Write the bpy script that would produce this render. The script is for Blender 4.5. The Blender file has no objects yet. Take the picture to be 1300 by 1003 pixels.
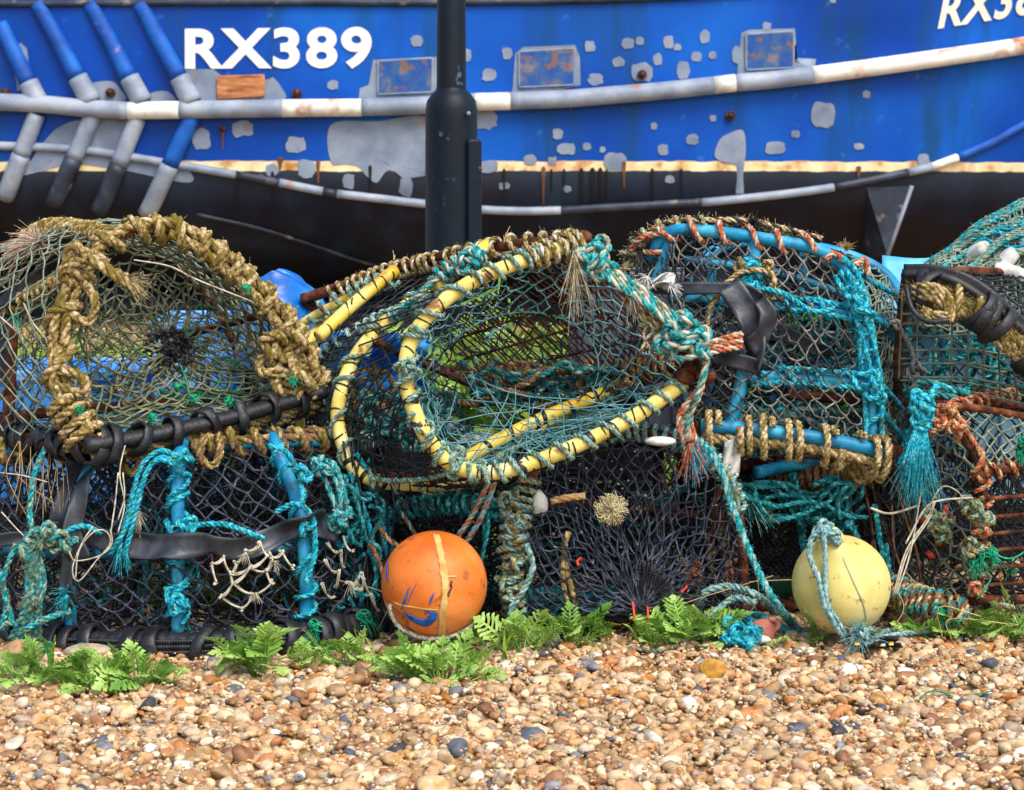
import bpy, math, numpy as np
from mathutils import Vector
rs = np.random.RandomState(7)
FZ=260
PI = math.pi
# ------------------------------------------------------------------ camera geometry
F, HOR, CH = 2660.0, 250.0, 0.83            # focal length in photo pixels, horizon row, eye height
def W(px, py, d):
    return np.array([(px-650.0)/F*d, d, CH-(py-HOR)/F*d])
def WL(pts):
    return np.array([W(*p) for p in pts])
scene = bpy.context.scene
col = scene.collection

# ------------------------------------------------------------------ mesh builder
class MB:
    def __init__(s): s.V=[]; s.F=[]; s.M=[]; s.n=0; s.C=[]
    def add(s, V, faces, mi=0, colr=None):
        V=np.asarray(V,float).reshape(-1,3)
        for f in (faces if isinstance(faces,(list,tuple)) else [faces]):
            f=np.asarray(f,int)
            if len(f)==0: continue
            s.F.append(f+s.n)
            s.M.append(np.full(len(f),mi) if np.isscalar(mi) else np.asarray(mi))
        s.V.append(V); s.n+=len(V)
        if colr is not None: s.C.append(colr)
    def build(s, name, mats, parent=None, smooth=True):
        me=bpy.data.meshes.new(name)
        V=np.concatenate(s.V)
        if parent is not None: V=V-np.array(parent['org'][:])
        loops=np.concatenate([f.ravel() for f in s.F]); cnt=np.concatenate([np.full(len(f),f.shape[1]) for f in s.F])
        st=np.concatenate([[0],np.cumsum(cnt)[:-1]])
        me.vertices.add(len(V)); me.vertices.foreach_set('co',V.ravel().astype(np.float32))
        me.loops.add(len(loops)); me.loops.foreach_set('vertex_index',loops.astype(np.int32))
        me.polygons.add(len(cnt)); me.polygons.foreach_set('loop_start',st.astype(np.int32))
        me.polygons.foreach_set('loop_total',cnt.astype(np.int32))
        me.polygons.foreach_set('material_index',np.concatenate(s.M).astype(np.int32))
        me.polygons.foreach_set('use_smooth',np.full(len(cnt),smooth))
        if s.C:
            a=me.attributes.new('Tint','FLOAT_COLOR','POINT'); a.data.foreach_set('color',np.concatenate(s.C).ravel().astype(np.float32))
        me.update(calc_edges=True); me.validate()
        for m in (mats if isinstance(mats,(list,tuple)) else [mats]): me.materials.append(m)
        o=bpy.data.objects.new(name,me); col.objects.link(o)
        if parent is not None: o.parent=parent
        return o
def sub(o):            # lets a mesh part be used as the parent of sub-parts
    p=o.parent; o['org']=list(p['org']) if p is not None else [0.0,0.0,0.0]; return o
def thing(name, loc, label, cat, group=None):
    o=bpy.data.objects.new(name,None); col.objects.link(o); o.location=loc; o.empty_display_size=.1
    o['org']=[float(v) for v in loc]; o['label']=label; o['category']=cat
    if group: o['group']=group
    return o
def tag(o,label,cat,group=None):
    o['label']=label; o['category']=cat
    if group: o['group']=group
    return o
def recentre(o, loc):
    """put the origin of a single-mesh thing at its own base"""
    n=len(o.data.vertices); a=np.empty(n*3,np.float32); o.data.vertices.foreach_get('co',a)
    a=a.reshape(-1,3)-np.asarray(loc,np.float32); o.data.vertices.foreach_set('co',a.ravel()); o.data.update(); o.location=loc; return o
def solo(mb,name,mats,label,cat,group=None,smooth=True):
    V=np.concatenate(mb.V); loc=[float(V[:,0].mean()),float(V[:,1].mean()),float(V[:,2].min())]
    o=mb.build(name,mats,None,smooth); recentre(o,loc); return tag(o,label,cat,group)

# ------------------------------------------------------------------ curves
def unit(v): return v/np.maximum(np.linalg.norm(v,axis=-1,keepdims=True),1e-9)
def catmull(P, closed=False, sub_=10):
    P=np.asarray(P,float)
    if closed: Q=np.vstack([P[-1],P,P[0],P[1]])
    else: Q=np.vstack([2*P[0]-P[1],P,2*P[-1]-P[-2]])
    out=[]
    t=np.linspace(0,1,sub_,endpoint=False)[:,None]
    for i in range(1,len(Q)-2):
        a,b,c,d=Q[i-1],Q[i],Q[i+1],Q[i+2]
        out.append(.5*((2*b)+(-a+c)*t+(2*a-5*b+4*c-d)*t*t+(-a+3*b-3*c+d)*t**3))
    out.append(Q[-2][None]); return np.vstack(out)
def resample(P, step=None, n=None):
    P=np.asarray(P,float); L=np.concatenate([[0],np.cumsum(np.linalg.norm(np.diff(P,axis=0),axis=1))])
    if n is None: n=max(3,int(L[-1]/step)+1)
    s=np.linspace(0,L[-1],n)
    return np.stack([np.interp(s,L,P[:,k]) for k in range(3)],1)
def length(P): return float(np.linalg.norm(np.diff(P,axis=0),axis=1).sum())
class Cv:
    def __init__(s,pts,closed=False,smooth=True):
        s.P=resample(catmull(pts,closed) if smooth else np.asarray(pts,float),n=240)
    def __call__(s,u):
        x=np.clip(np.asarray(u,float),0,1)*239; return np.stack([np.interp(x,np.arange(240),s.P[:,k]) for k in range(3)],-1)
    def part(s,a,b): return s(np.linspace(a,b,max(8,int(240*abs(b-a)))))
def frames(P):
    T=unit(np.gradient(P,axis=0)); n=len(P); N=np.empty_like(P)
    a=np.array([0,0,1.]) if abs(T[0][2])<.8 else np.array([1.,0,0])
    v=np.cross(T[0],a); v/=np.linalg.norm(v)+1e-12
    for i in range(n):
        t=T[i]; v=v-t*(v[0]*t[0]+v[1]*t[1]+v[2]*t[2]); l=math.sqrt(v[0]*v[0]+v[1]*v[1]+v[2]*v[2])
        if l<1e-9: v=np.cross(t,[.3,.5,.8]); l=np.linalg.norm(v)
        v=v/l; N[i]=v
    return T,N,np.cross(T,N)
def ring_faces(n,s,closed=False):
    i=np.arange(n-1)[:,None]; j=np.arange(s)[None]; j2=(j+1)%s
    return np.stack([i*s+j,i*s+j2,(i+1)*s+j2,(i+1)*s+j],-1).reshape(-1,4)
def tube(mb,P,r,sides=8,mi=0,caps=True,fr=None,step=None,oval=1.0):
    P=np.asarray(P,float)
    if step: P=resample(P,step)
    T,N,B=fr if fr is not None else frames(P)
    n=len(P); r=np.broadcast_to(np.asarray(r,float),(n,))
    a=np.linspace(0,2*PI,sides,endpoint=False)
    R=(N[:,None]*np.cos(a)[None,:,None]+B[:,None]*np.sin(a)[None,:,None]*oval)*r[:,None,None]
    V=(P[:,None]+R).reshape(-1,3); fs=[ring_faces(n,sides)]
    m=[mi]
    if caps:
        V=np.vstack([V,P[0],P[-1]]); j=np.arange(sides); j2=(j+1)%sides
        fs+= [np.stack([np.full(sides,n*sides),j2,j],1), np.stack([np.full(sides,n*sides+1),(n-1)*sides+j,(n-1)*sides+j2],1)]
    mb.add(V,fs,mi)
def rope(mb,P,r,mis=(0,0,0),pitch=None,sides=5,wob=0.12,hi=True,seed=None):
    r=r*.9; pitch=pitch or r*6.5; step=pitch/(7 if hi else 5)
    P=resample(P,step)
    n=len(P)
    if n<4: return
    T,N,B=frames(P)
    ph=rs.rand()*6.28; s=np.arange(n)*step
    amp=r*wob*(np.sin(s/(r*9)+ph)+np.sin(s/(r*4.3)+2*ph))*.5
    P=P+N*amp[:,None]
    k=len(mis)
    rr=r*(1+.07*np.sin(s/(r*13)+3*ph))
    for q in range(k):
        a=2*PI*s/pitch+2*PI*q/k+ph
        Q=P+(N*np.cos(a)[:,None]+B*np.sin(a)[:,None])*(rr*.5)[:,None]
        tube(mb,Q,rr*.56*(1+.10*np.sin(s/(r*2.3)+q*2+ph)),sides,mis[q],fr=(T,N,B))
    fuzz(mb,P,r,int(n*step*FZ*min(1.6,r/.006)),.0075,(mis[0],),.00038)
def fray(mb,p,d,L,n=30,spread=.5,r=.0007,mis=(0,),droop=.3):
    d=unit(np.asarray(d,float))
    for i in range(n):
        v=unit(d+rs.randn(3)*spread); l=L*(.5+.6*rs.rand()); w=rs.randn(3)*.25
        t=np.linspace(0,1,7)[:,None]
        Q=p+v*l*t+w*l*t*t*.5+np.array([0,0,-1])*droop*l*t*t
        tube(mb,Q,r*(1.1-.6*t[:,0]),3,mis[i%len(mis)],caps=False)
def fuzz(mb,P,r,n,l=.01,mis=(0,),th=.00045):
    """loose fibres standing off a rope"""
    P=np.asarray(P)
    idx=rs.randint(0,len(P),n); d=unit(rs.randn(n,3)); A=P[idx]+d*r*.8; Bp=A+unit(d+rs.randn(n,3)*.7)*(l*(.4+rs.rand(n)))[:,None]
    sticks(mb,A,Bp,th,3,mis[0])
def sticks(mb,A,B,r,sides=4,mi=0,r2=None):
    A=np.asarray(A,float); B=np.asarray(B,float); n=len(A)
    if n==0: return
    T=unit(B-A); ref=np.where(np.abs(T[:,2:3])<.8,[[0,0,1.]],[[1.,0,0]]); N=unit(np.cross(T,ref)); Bn=np.cross(T,N)
    a=np.linspace(0,2*PI,sides,endpoint=False)
    R=N[:,None]*np.cos(a)[None,:,None]+Bn[:,None]*np.sin(a)[None,:,None]
    r=np.broadcast_to(np.asarray(r,float),(n,)); q=r if r2 is None else np.broadcast_to(r2,(n,))
    V=np.stack([A[:,None]+R*r[:,None,None],B[:,None]+R*q[:,None,None]],1).reshape(-1,3)
    i=np.arange(n)[:,None]*2*sides; j=np.arange(sides)[None]; j2=(j+1)%sides
    Fc=np.stack([i+j,i+j2,i+sides+j2,i+sides+j],-1).reshape(-1,4)
    mb.add(V,Fc,mi if np.isscalar(mi) else np.repeat(mi,sides))
def dots(mb,P,r,mi=0):
    P=np.asarray(P,float); n=len(P)
    if n==0: return
    O=np.array([[1,0,0],[-1,0,0],[0,1,0],[0,-1,0],[0,0,1],[0,0,-1.]])
    r=np.broadcast_to(np.asarray(r,float),(n,))
    V=(P[:,None]+O[None]*r[:,None,None]).reshape(-1,3)
    Fo=np.array([[0,2,4],[2,1,4],[1,3,4],[3,0,4],[2,0,5],[1,2,5],[3,1,5],[0,3,5]])
    mb.add(V,(np.arange(n)[:,None,None]*6+Fo[None]).reshape(-1,3),mi)
def sn(P,f,seed):
    r=np.random.RandomState(seed); out=0
    for k in range(5):
        d=unit(r.randn(3))*f*(.6+r.rand()*1.2); out=out+np.sin(P@d+r.rand()*6.28)
    return out/2.6
def sn3(P,f,seed): return np.stack([sn(P,f,seed+i) for i in range(3)],-1)

def net(mb,fn,nu,nv,r,diamond=True,jit=.003,drop=0.03,knot=2.0,mi=0,sag=.12,sides=4,seed=3,keep=None):
    rr=np.random.RandomState(seed)
    I,J=np.meshgrid(np.arange(nu+1),np.arange(nv+1),indexing='ij')
    P=fn(I.ravel()/nu,J.ravel()/nv); P=P+sn3(P,22,seed)*jit*1.5+rr.randn(*P.shape)*jit*.6
    P=P.reshape(nu+1,nv+1,3); E=[]
    if diamond:
        for di,dj in ((1,1),(1,-1)):
            i,j=I[:-1],J[:-1]; ok=((i+j)%2==0)&(j+dj>=0)&(j+dj<=nv); i=i[ok]; j=j[ok]; E.append((i,j,i+1,j+dj))
    else:
        i,j=I[:-1],J[:-1]; E.append((i.ravel(),j.ravel(),i.ravel()+1,j.ravel()))
        i,j=I[:,:-1],J[:,:-1]; E.append((i.ravel(),j.ravel(),i.ravel(),j.ravel()+1))
    used=[]
    for (a,b,c,d) in E:
        k=rr.rand(len(a))>drop; a,b,c,d=a[k],b[k],c[k],d[k]
        A=P[a,b]; B=P[c,d]; L=np.linalg.norm(A-B,axis=1,keepdims=True)
        M=(A+B)/2+rr.randn(*A.shape)*L*sag*.5+np.array([0,0,-1])*L*sag*.4
        if keep is not None:
            kk=keep(M); A,B,M=A[kk],B[kk],M[kk]
        sticks(mb,A,M,r,sides,mi); sticks(mb,M,B,r,sides,mi); used.append(A)
    if knot:
        U=np.concatenate(used); dots(mb,U,r*knot*(.8+.4*rr.rand(len(U))),mi)
def loft(A,B,bulge=None):
    def fn(u,v):
        P=A(u)*(1-v)[:,None]+B(u)*v[:,None]
        if bulge is not None: P=P+np.asarray(bulge)[None]*(np.sin(PI*v))[:,None]
        return P
    return fn
def polar(rim,ctr,p=1.0,inner=0.04,depth=None):
    ctr=np.asarray(ctr,float)
    def fn(u,v):
        w=(inner+(1-inner)*v**p)[:,None]; P=ctr+(rim(u)-ctr)*w
        if depth is not None: P=P+np.asarray(depth)[None]*((1-w)*w*2)
        return P
    return fn
def quad(a,b,c,d,bulge=None):       # a..b bottom edge, d..c top edge
    a,b,c,d=[np.asarray(x,float) for x in (a,b,c,d)]
    def fn(u,v):
        u=u[:,None]; v=v[:,None]
        P=(a*(1-u)+b*u)*(1-v)+(d*(1-u)+c*u)*v
        if bulge is not None: P=P+np.asarray(bulge)[None]*np.sin(PI*u)*np.sin(PI*v)
        return P
    return fn
def coilpath(P,R,r,pitch,irr=.35,a0=None):
    """helix of centre radius R+r round P, turns unevenly spaced"""
    P=resample(P,.004); n=len(P); T,N,B=frames(P); L=(n-1)*.004
    m=max(12,int(L/pitch*16)); s=np.linspace(0,L,m)
    w=np.interp(s,np.linspace(0,L,max(3,int(L/.03))),rs.rand(max(3,int(L/.03))))
    sp=1+irr*2*(w-.5); th=np.cumsum(sp); th=th/th[-1]*L/pitch*2*PI+(rs.rand()*6.28 if a0 is None else a0)
    x=s/.004; ip=lambda A: np.stack([np.interp(x,np.arange(n),A[:,k]) for k in range(3)],1)
    Rr=(np.broadcast_to(R,(m,))+r)*(1+.06*rs.randn(m).cumsum()/max(1,math.sqrt(m)))
    return ip(P)+(unit(ip(N))*np.cos(th)[:,None]+unit(ip(B))*np.sin(th)[:,None])*Rr[:,None]
def coil(mb,P,R,r,pitch,mis=(0,0,0),irr=.35,hi=True,fz=0):
    Q=coilpath(P,R,r,pitch,irr); rope(mb,Q,r,mis,hi=hi)
    if fz: fuzz(mb,Q,r,int(fz*length(Q)),.011,(mis[0],))
def band(mb,C,u,R,w,t,mi=0,tilt=.2):
    """flat strap once round a bar: C curve, u position"""
    p=C(np.array([u]))[0]; T=unit(C(np.array([min(1,u+.02)]))[0]-C(np.array([max(0,u-.02)]))[0]); T=unit(T+rs.randn(3)*tilt*.5)
    a=np.cross(T,[0.1,.2,1]); a=unit(a); b=np.cross(T,a)
    n=18; th=np.linspace(0,2*PI,n,endpoint=False); q=rs.rand()*6; V=[]
    for k in range(n):
        rr=R*(1+.10*math.sin(2*th[k]+q)+.04*rs.randn()); dr=a*math.cos(th[k])+b*math.sin(th[k])
        for (h,e) in ((-.5,0),(-.42,1),(.42,1),(.5,0)):
            V.append(p+dr*(rr+e*t)+T*w*h)
    i=np.arange(n)[:,None]; j=np.arange(4)[None]
    mb.add(V,np.stack([i*4+j,i*4+(j+1)%4,((i+1)%n)*4+(j+1)%4,((i+1)%n)*4+j],-1).reshape(-1,4),mi)
def sheet(mb,G,t,mi=0):
    G=np.asarray(G,float); n,m,_=G.shape
    du=np.gradient(G,axis=0); dv=np.gradient(G,axis=1); N=unit(np.cross(du,dv))
    V=np.concatenate([(G+N*t/2).reshape(-1,3),(G-N*t/2).reshape(-1,3)]); k=n*m
    i=np.arange(n-1)[:,None]; j=np.arange(m-1)[None]
    top=np.stack([i*m+j,(i+1)*m+j,(i+1)*m+j+1,i*m+j+1],-1).reshape(-1,4)
    fs=[top,top[:,::-1]+k]
    def edge(a): fs.append(np.stack([a[:-1],a[1:],a[1:]+k,a[:-1]+k],1))
    edge(np.arange(m)); edge((n-1)*m+np.arange(m)[::-1]); edge(np.arange(n)[::-1]*m); edge(np.arange(n)*m+m-1)
    mb.add(V,fs,mi)
def strip(mb,P,w,t,up=(0,0,1),mi=0,wrinkle=.004,tw=None,seed=1):
    P=resample(catmull(P),.008); n=len(P); m=7
    T=unit(np.gradient(P,axis=0)); U=unit(np.cross(np.cross(T,np.asarray(up,float)),T)); S=np.cross(T,U)
    a=np.zeros(n) if tw is None else np.interp(np.linspace(0,1,n),np.linspace(0,1,len(tw)),tw)
    D=U*np.cos(a)[:,None]+S*np.sin(a)[:,None]; Nn=np.cross(T,D)
    ww=w*(1+.18*sn(P,40,seed))
    q=np.linspace(-.5,.5,m); G=P[:,None]+D[:,None]*(ww[:,None]*q[None])[:,:,None]
    G=G+Nn[:,None]*(sn(G.reshape(-1,3),55,seed+5).reshape(n,m)*wrinkle+(q**2*2-.2)[None]*wrinkle)[:,:,None]
    sheet(mb,G,t,mi)
def walk(c,ext,L,bend=.06,step=.02,seed=0,start=None):
    r=np.random.RandomState(seed); c=np.asarray(c,float); ext=np.asarray(ext,float)
    p=c+(r.rand(3)-.5)*ext if start is None else np.asarray(start,float); v=unit(r.randn(3)); out=[p.copy()]
    for i in range(int(L/step)):
        q=(p-c)/(ext*.5); pull=-q*np.maximum(0,np.abs(q)-.55)*2.2
        v=unit(v+r.randn(3)*.38+pull); 
        p=p+v*step*np.minimum(1,.35+ext/ext.max()); p=np.clip(p,c-ext*.5,c+ext*.5); out.append(p.copy())
    return catmull(np.array(out)[::2],sub_=8)
def knotpath(p,s,seed=0):
    r=np.random.RandomState(seed); t=np.linspace(0,2*PI*.97,60)
    K=np.stack([np.sin(t)+2*np.sin(2*t),np.cos(t)-2*np.cos(2*t),-1.3*np.sin(3*t)],1)/3
    a=r.randn(3,3); q,_=np.linalg.qr(a); return p+K@q*s
def knot(mb,p,r,mis=(0,0,0),seed=0): rope(mb,knotpath(np.asarray(p),r*3.0,seed),r,mis)
def hang(a,b,sag,n=30,lat=0,seed=0):
    a=np.asarray(a,float); b=np.asarray(b,float); t=np.linspace(0,1,n)[:,None]
    P=a*(1-t)+b*t+np.array([0,0,-sag])*4*t*(1-t)
    if lat: P=P+sn3(P,25,seed)*lat*np.sin(PI*t)
    return P
def box(mb,c,s,mi=0,rz=0,bev=.0):
    x,y,z=np.asarray(s)/2.; b=min(bev,x*.9,y*.9,z*.9) if bev else 0
    def ringz(zz,i):
        X,Y=x-i,y-i
        return [[-X+b,-Y,zz],[X-b,-Y,zz],[X,-Y+b,zz],[X,Y-b,zz],[X-b,Y,zz],[-X+b,Y,zz],[-X,Y-b,zz],[-X,-Y+b,zz]]
    if b:
        V=np.array(ringz(-z,b*.6)+ringz(-z+b,0)+ringz(z-b,0)+ringz(z,b*.6))
        fs=[ring_faces(4,8),np.arange(7,-1,-1)[None],(24+np.arange(8))[None]]
    else:
        V=np.array([[i,j,k] for i in(-x,x) for j in(-y,y) for k in(-z,z)])
        fs=[np.array([[0,1,3,2],[4,6,7,5],[0,4,5,1],[2,3,7,6],[0,2,6,4],[1,5,7,3]])]
    cz,sz=math.cos(rz),math.sin(rz); V=V@np.array([[cz,sz,0],[-sz,cz,0],[0,0,1]])+np.asarray(c)
    mb.add(V,fs,mi)
def revolve(mb,prof,seg=32,origin=(0,0,0),axis=(0,0,1),mi=0):
    ax=unit(np.asarray(axis,float)); a=unit(np.cross(ax,[.3,1,.2])); b=np.cross(ax,a); th=np.linspace(0,2*PI,seg,endpoint=False)
    prof=np.asarray(prof,float); n=len(prof)
    V=np.asarray(origin)+prof[:,1][:,None,None]*ax+prof[:,0][:,None,None]*(np.cos(th)[None,:,None]*a+np.sin(th)[None,:,None]*b)
    mb.add(V.reshape(-1,3),ring_faces(n,seg),mi)

# ------------------------------------------------------------------ materials
def lin(c):
    c=np.asarray(c,float)/255.; return tuple(np.where(c<=.04045,c/12.92,((c+.055)/1.055)**2.4))+(1.0,)
def mat(name,cols,scale=60,rough=.7,bump=.3,bscale=None,spec=.4,metal=0,dist=.003,detail=5,stretch=None,stops=None,coat=0,spots=None,trans=0):
    m=bpy.data.materials.new(name); m.use_nodes=True; nt=m.node_tree; N=nt.nodes; L=nt.links
    b=N['Principled BSDF']; tc=N.new('ShaderNodeTexCoord'); src=tc.outputs['Object']
    if stretch:
        mp=N.new('ShaderNodeMapping'); mp.inputs['Scale'].default_value=stretch; L.new(src,mp.inputs['Vector']); src=mp.outputs['Vector']
    n=N.new('ShaderNodeTexNoise'); n.inputs['Scale'].default_value=scale; n.inputs['Detail'].default_value=detail; n.inputs['Roughness'].default_value=.6; L.new(src,n.inputs['Vector'])
    r=N.new('ShaderNodeValToRGB'); e=r.color_ramp.elements
    st=stops or list(np.linspace(.34,.66,len(cols)))
    while len(e)<len(cols): e.new(.5)
    for k,(s_,c) in enumerate(zip(st,cols)): e[k].position=s_; e[k].color=lin(c)
    L.new(n.outputs['Fac'],r.inputs['Fac']); out=r.outputs['Color']
    if spots:      # (colour, scale, threshold, softness)
        c,sc,th,so=spots
        n3=N.new('ShaderNodeTexNoise'); n3.inputs['Scale'].default_value=sc; n3.inputs['Detail'].default_value=7; L.new(tc.outputs['Object'],n3.inputs['Vector'])
        mr=N.new('ShaderNodeMapRange'); mr.inputs['From Min'].default_value=th; mr.inputs['From Max'].default_value=th+so; L.new(n3.outputs['Fac'],mr.inputs['Value'])
        mx=N.new('ShaderNodeMix'); mx.data_type='RGBA'; L.new(mr.outputs['Result'],mx.inputs['Factor']); L.new(out,mx.inputs['A']); mx.inputs['B'].default_value=lin(c); out=mx.outputs['Result']
    L.new(out,b.inputs['Base Color'])
    b.inputs['Roughness'].default_value=rough; b.inputs['Specular IOR Level'].default_value=spec; b.inputs['Metallic'].default_value=metal
    if coat: b.inputs['Coat Weight'].default_value=coat
    if trans:
        b.inputs['Subsurface Weight'].default_value=trans; b.inputs['Subsurface Radius'].default_value=(.01,.02,.004)
    if bump:
        n2=N.new('ShaderNodeTexNoise'); n2.inputs['Scale'].default_value=bscale or scale*3; n2.inputs['Detail'].default_value=4; L.new(tc.outputs['Object'],n2.inputs['Vector'])
        bp=N.new('ShaderNodeBump'); bp.inputs['Strength'].default_value=bump; bp.inputs['Distance'].default_value=dist; L.new(n2.outputs['Fac'],bp.inputs['Height']); L.new(bp.outputs['Normal'],b.inputs['Normal'])
    return m
M={}
M['tan']=mat('tan rope',[(70,60,30),(142,120,68),(206,188,136)],110,.9,.9,420,.2,spots=((112,98,40),16,.52,.12))
M['tan2']=mat('pale tan rope',[(98,82,52),(178,154,108),(222,206,168)],120,.9,.8,450,.2,spots=((110,92,56),18,.6,.1))
M['grn']=mat('faded green rope',[(44,78,70),(110,142,122),(178,186,160)],120,.9,.7,400,.2,spots=((96,84,60),22,.58,.1))
M['teal']=mat('teal rope',[(8,84,88),(26,146,150),(124,198,194)],120,.9,.7,400,.2,spots=((60,88,80),20,.58,.1))
M['teal2']=mat('deep teal rope',[(8,66,78),(18,104,112),(60,140,140)],60,.85,.6,400,.25)
M['pteal']=mat('pale teal rope',[(62,112,118),(124,166,166),(180,202,196)],120,.9,.6,400,.2,spots=((110,108,88),20,.62,.1))
M['turq']=mat('turquoise line',[(4,100,128),(20,160,188),(96,204,216)],110,.85,.5,300,.25,spots=((20,80,84),20,.6,.1))
M['oran']=mat('orange rope',[(116,58,38),(182,98,64),(216,152,118)],120,.9,.6,400,.25)
M['cream']=mat('cream twine',[(130,122,100),(184,176,154),(212,206,190)],60,.9,.4,300,.2)
M['brwn']=mat('brown rope',[(66,44,30),(112,80,56),(140,112,82)],70,.9,.7,400,.2)
M['emer']=mat('emerald line',[(4,104,76),(14,148,108),(60,170,130)],60,.8,.4,300,.3)
M['netb']=mat('navy black net',[(14,18,28),(32,38,54),(70,80,98)],45,.6,.4,300,.5,spots=((120,118,112),60,.64,.06))
M['netk']=mat('black net',[(10,11,14),(20,23,28),(44,48,54)],45,.6,.4,300,.5)
M['neto']=mat('olive net',[(56,62,44),(96,102,78),(140,140,112)],40,.8,.4,300,.3,spots=((60,110,84),30,.6,.06))
M['netg']=mat('grey net',[(58,62,62),(104,104,98),(156,152,138)],40,.8,.4,300,.3,spots=((44,50,56),14,.48,.1))
M['nett']=mat('fine teal twine',[(50,112,118),(92,152,156),(140,184,182)],40,.8,.2,300,.3)
M['netw']=mat('grey green net',[(86,100,88),(124,138,120),(150,160,140)],40,.8,.4,300,.3)
M['blue']=mat('turquoise pipe',[(6,98,138),(12,136,178),(66,174,202)],16,.5,.3,90,.4,spots=((40,78,88),26,.57,.1))
M['yel']=mat('yellow pipe',[(196,152,22),(224,190,60),(228,208,120)],9,.45,.2,90,.5,spots=((146,96,36),16,.62,.1))
M['yelo']=mat('amber pipe',[(186,112,20),(222,152,36),(222,178,76)],12,.55,.3,90,.4,spots=((120,76,34),24,.58,.1))
M['yelp']=mat('pale yellow pipe',[(184,160,72),(222,202,104),(232,218,150)],14,.55,.3,90,.4,spots=((130,92,46),22,.58,.08))
M['rust']=mat('rusty steel',[(44,24,18),(88,46,30),(128,76,50)],50,.9,.9,180,.2,spots=((34,28,26),20,.55,.1))
M['rub']=mat('black rubber',[(16,17,20),(27,28,33),(44,46,52)],25,.5,.5,160,.5,spots=((80,80,80),50,.68,.05))
M['rubs']=mat('grey rubber sheet',[(30,33,40),(46,50,58),(70,74,84)],20,.42,.3,120,.5,spots=((110,112,112),40,.7,.05))
M['lich']=mat('dried weed',[(150,138,100),(192,180,140),(214,206,174)],60,.9,.5,300,.2)
M['blk']=mat('black plastic box',[(12,13,16),(22,24,29),(34,36,42)],8,.45,.3,60,.5,spots=((170,168,160),34,.66,.02))
M['blkc']=mat('plain black plastic',[(12,13,16),(20,22,27),(30,33,38)],8,.4,.2,60,.5)
M['gry']=mat('grey plastic float',[(52,56,64),(74,80,88),(98,104,112)],8,.45,.2,60,.5,spots=((150,150,150),40,.68,.04))
M['tarp']=mat('blue tarpaulin',[(2,86,168),(6,116,206),(60,156,226)],7,.38,.2,40,.5)
M['crate']=mat('blue plastic crate',[(30,130,224),(60,160,244),(140,200,248)],6,.4,.2,40,.5,spots=((120,130,130),20,.66,.05))
M['whit']=mat('weathered white plastic',[(150,152,146),(196,196,188),(220,220,214)],30,.6,.4,200,.3)
M['lime']=mat('lime mesh',[(40,150,60),(70,190,80),(120,210,100)],30,.6,.2,200,.3)
def leafmat(name,c):
    m=mat(name,c,25,.5,.3,200,.35,trans=.0); nt=m.node_tree; b=nt.nodes['Principled BSDF']; L=nt.links
    tr=nt.nodes.new('ShaderNodeBsdfTranslucent'); mx=nt.nodes.new('ShaderNodeMixShader'); mx.inputs[0].default_value=.28
    src=b.inputs['Base Color'].links[0].from_socket; L.new(src,tr.inputs['Color']); L.new(b.outputs[0],mx.inputs[1]); L.new(tr.outputs[0],mx.inputs[2])
    L.new(mx.outputs[0],nt.nodes['Material Output'].inputs['Surface']); return m
M['leaf']=leafmat('ragwort leaf',[(118,160,60),(160,200,92),(196,220,138)])
M['leafd']=leafmat('dark leaf',[(92,140,50),(130,176,76),(168,198,110)])
M['gras']=leafmat('grass blade',[(96,132,40),(138,168,56),(178,192,90)])
M['hay']=mat('dry stalk',[(150,120,80),(186,158,112),(206,184,142)],40,.9,.2,200,.2)
def tintmat(name,rough,noise=.25):
    m=bpy.data.materials.new(name); m.use_nodes=True; nt=m.node_tree; N=nt.nodes; L=nt.links; b=N['Principled BSDF']
    a=N.new('ShaderNodeAttribute'); a.attribute_name='Tint'
    tc=N.new('ShaderNodeTexCoord'); n=N.new('ShaderNodeTexNoise'); n.inputs['Scale'].default_value=90; n.inputs['Detail'].default_value=6; L.new(tc.outputs['Object'],n.inputs['Vector'])
    mr=N.new('ShaderNodeMapRange'); mr.inputs['From Min'].default_value=.3; mr.inputs['From Max'].default_value=.7; mr.inputs['To Min'].default_value=1-noise; mr.inputs['To Max'].default_value=1+noise; L.new(n.outputs['Fac'],mr.inputs['Value'])
    n4=N.new('ShaderNodeTexNoise'); n4.inputs['Scale'].default_value=38; n4.inputs['Detail'].default_value=3; L.new(tc.outputs['Object'],n4.inputs['Vector'])
    mr4=N.new('ShaderNodeMapRange'); mr4.inputs['From Min'].default_value=.55; mr4.inputs['From Max'].default_value=.68; L.new(n4.outputs['Fac'],mr4.inputs['Value'])
    mx4=N.new('ShaderNodeMix'); mx4.data_type='RGBA'; L.new(mr4.outputs['Result'],mx4.inputs['Factor']); L.new(a.outputs['Color'],mx4.inputs['A'])
    hs=N.new('ShaderNodeHueSaturation'); hs.inputs['Saturation'].default_value=1.3; hs.inputs['Value'].default_value=.72; L.new(a.outputs['Color'],hs.inputs['Color']); L.new(hs.outputs[0],mx4.inputs['B'])
    v=N.new('ShaderNodeVectorMath'); v.operation='SCALE'; L.new(mx4.outputs['Result'],v.inputs[0]); L.new(mr.outputs['Result'],v.inputs['Scale'])
    L.new(v.outputs['Vector'],b.inputs['Base Color']); b.inputs['Roughness'].default_value=rough; b.inputs['Specular IOR Level'].default_value=.4
    bp=N.new('ShaderNodeBump'); bp.inputs['Strength'].default_value=.35; bp.inputs['Distance'].default_value=.002; L.new(n.outputs['Fac'],bp.inputs['Height']); L.new(bp.outputs['Normal'],b.inputs['Normal'])
    return m
M['peb']=tintmat('beach pebbles',.62)

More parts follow.
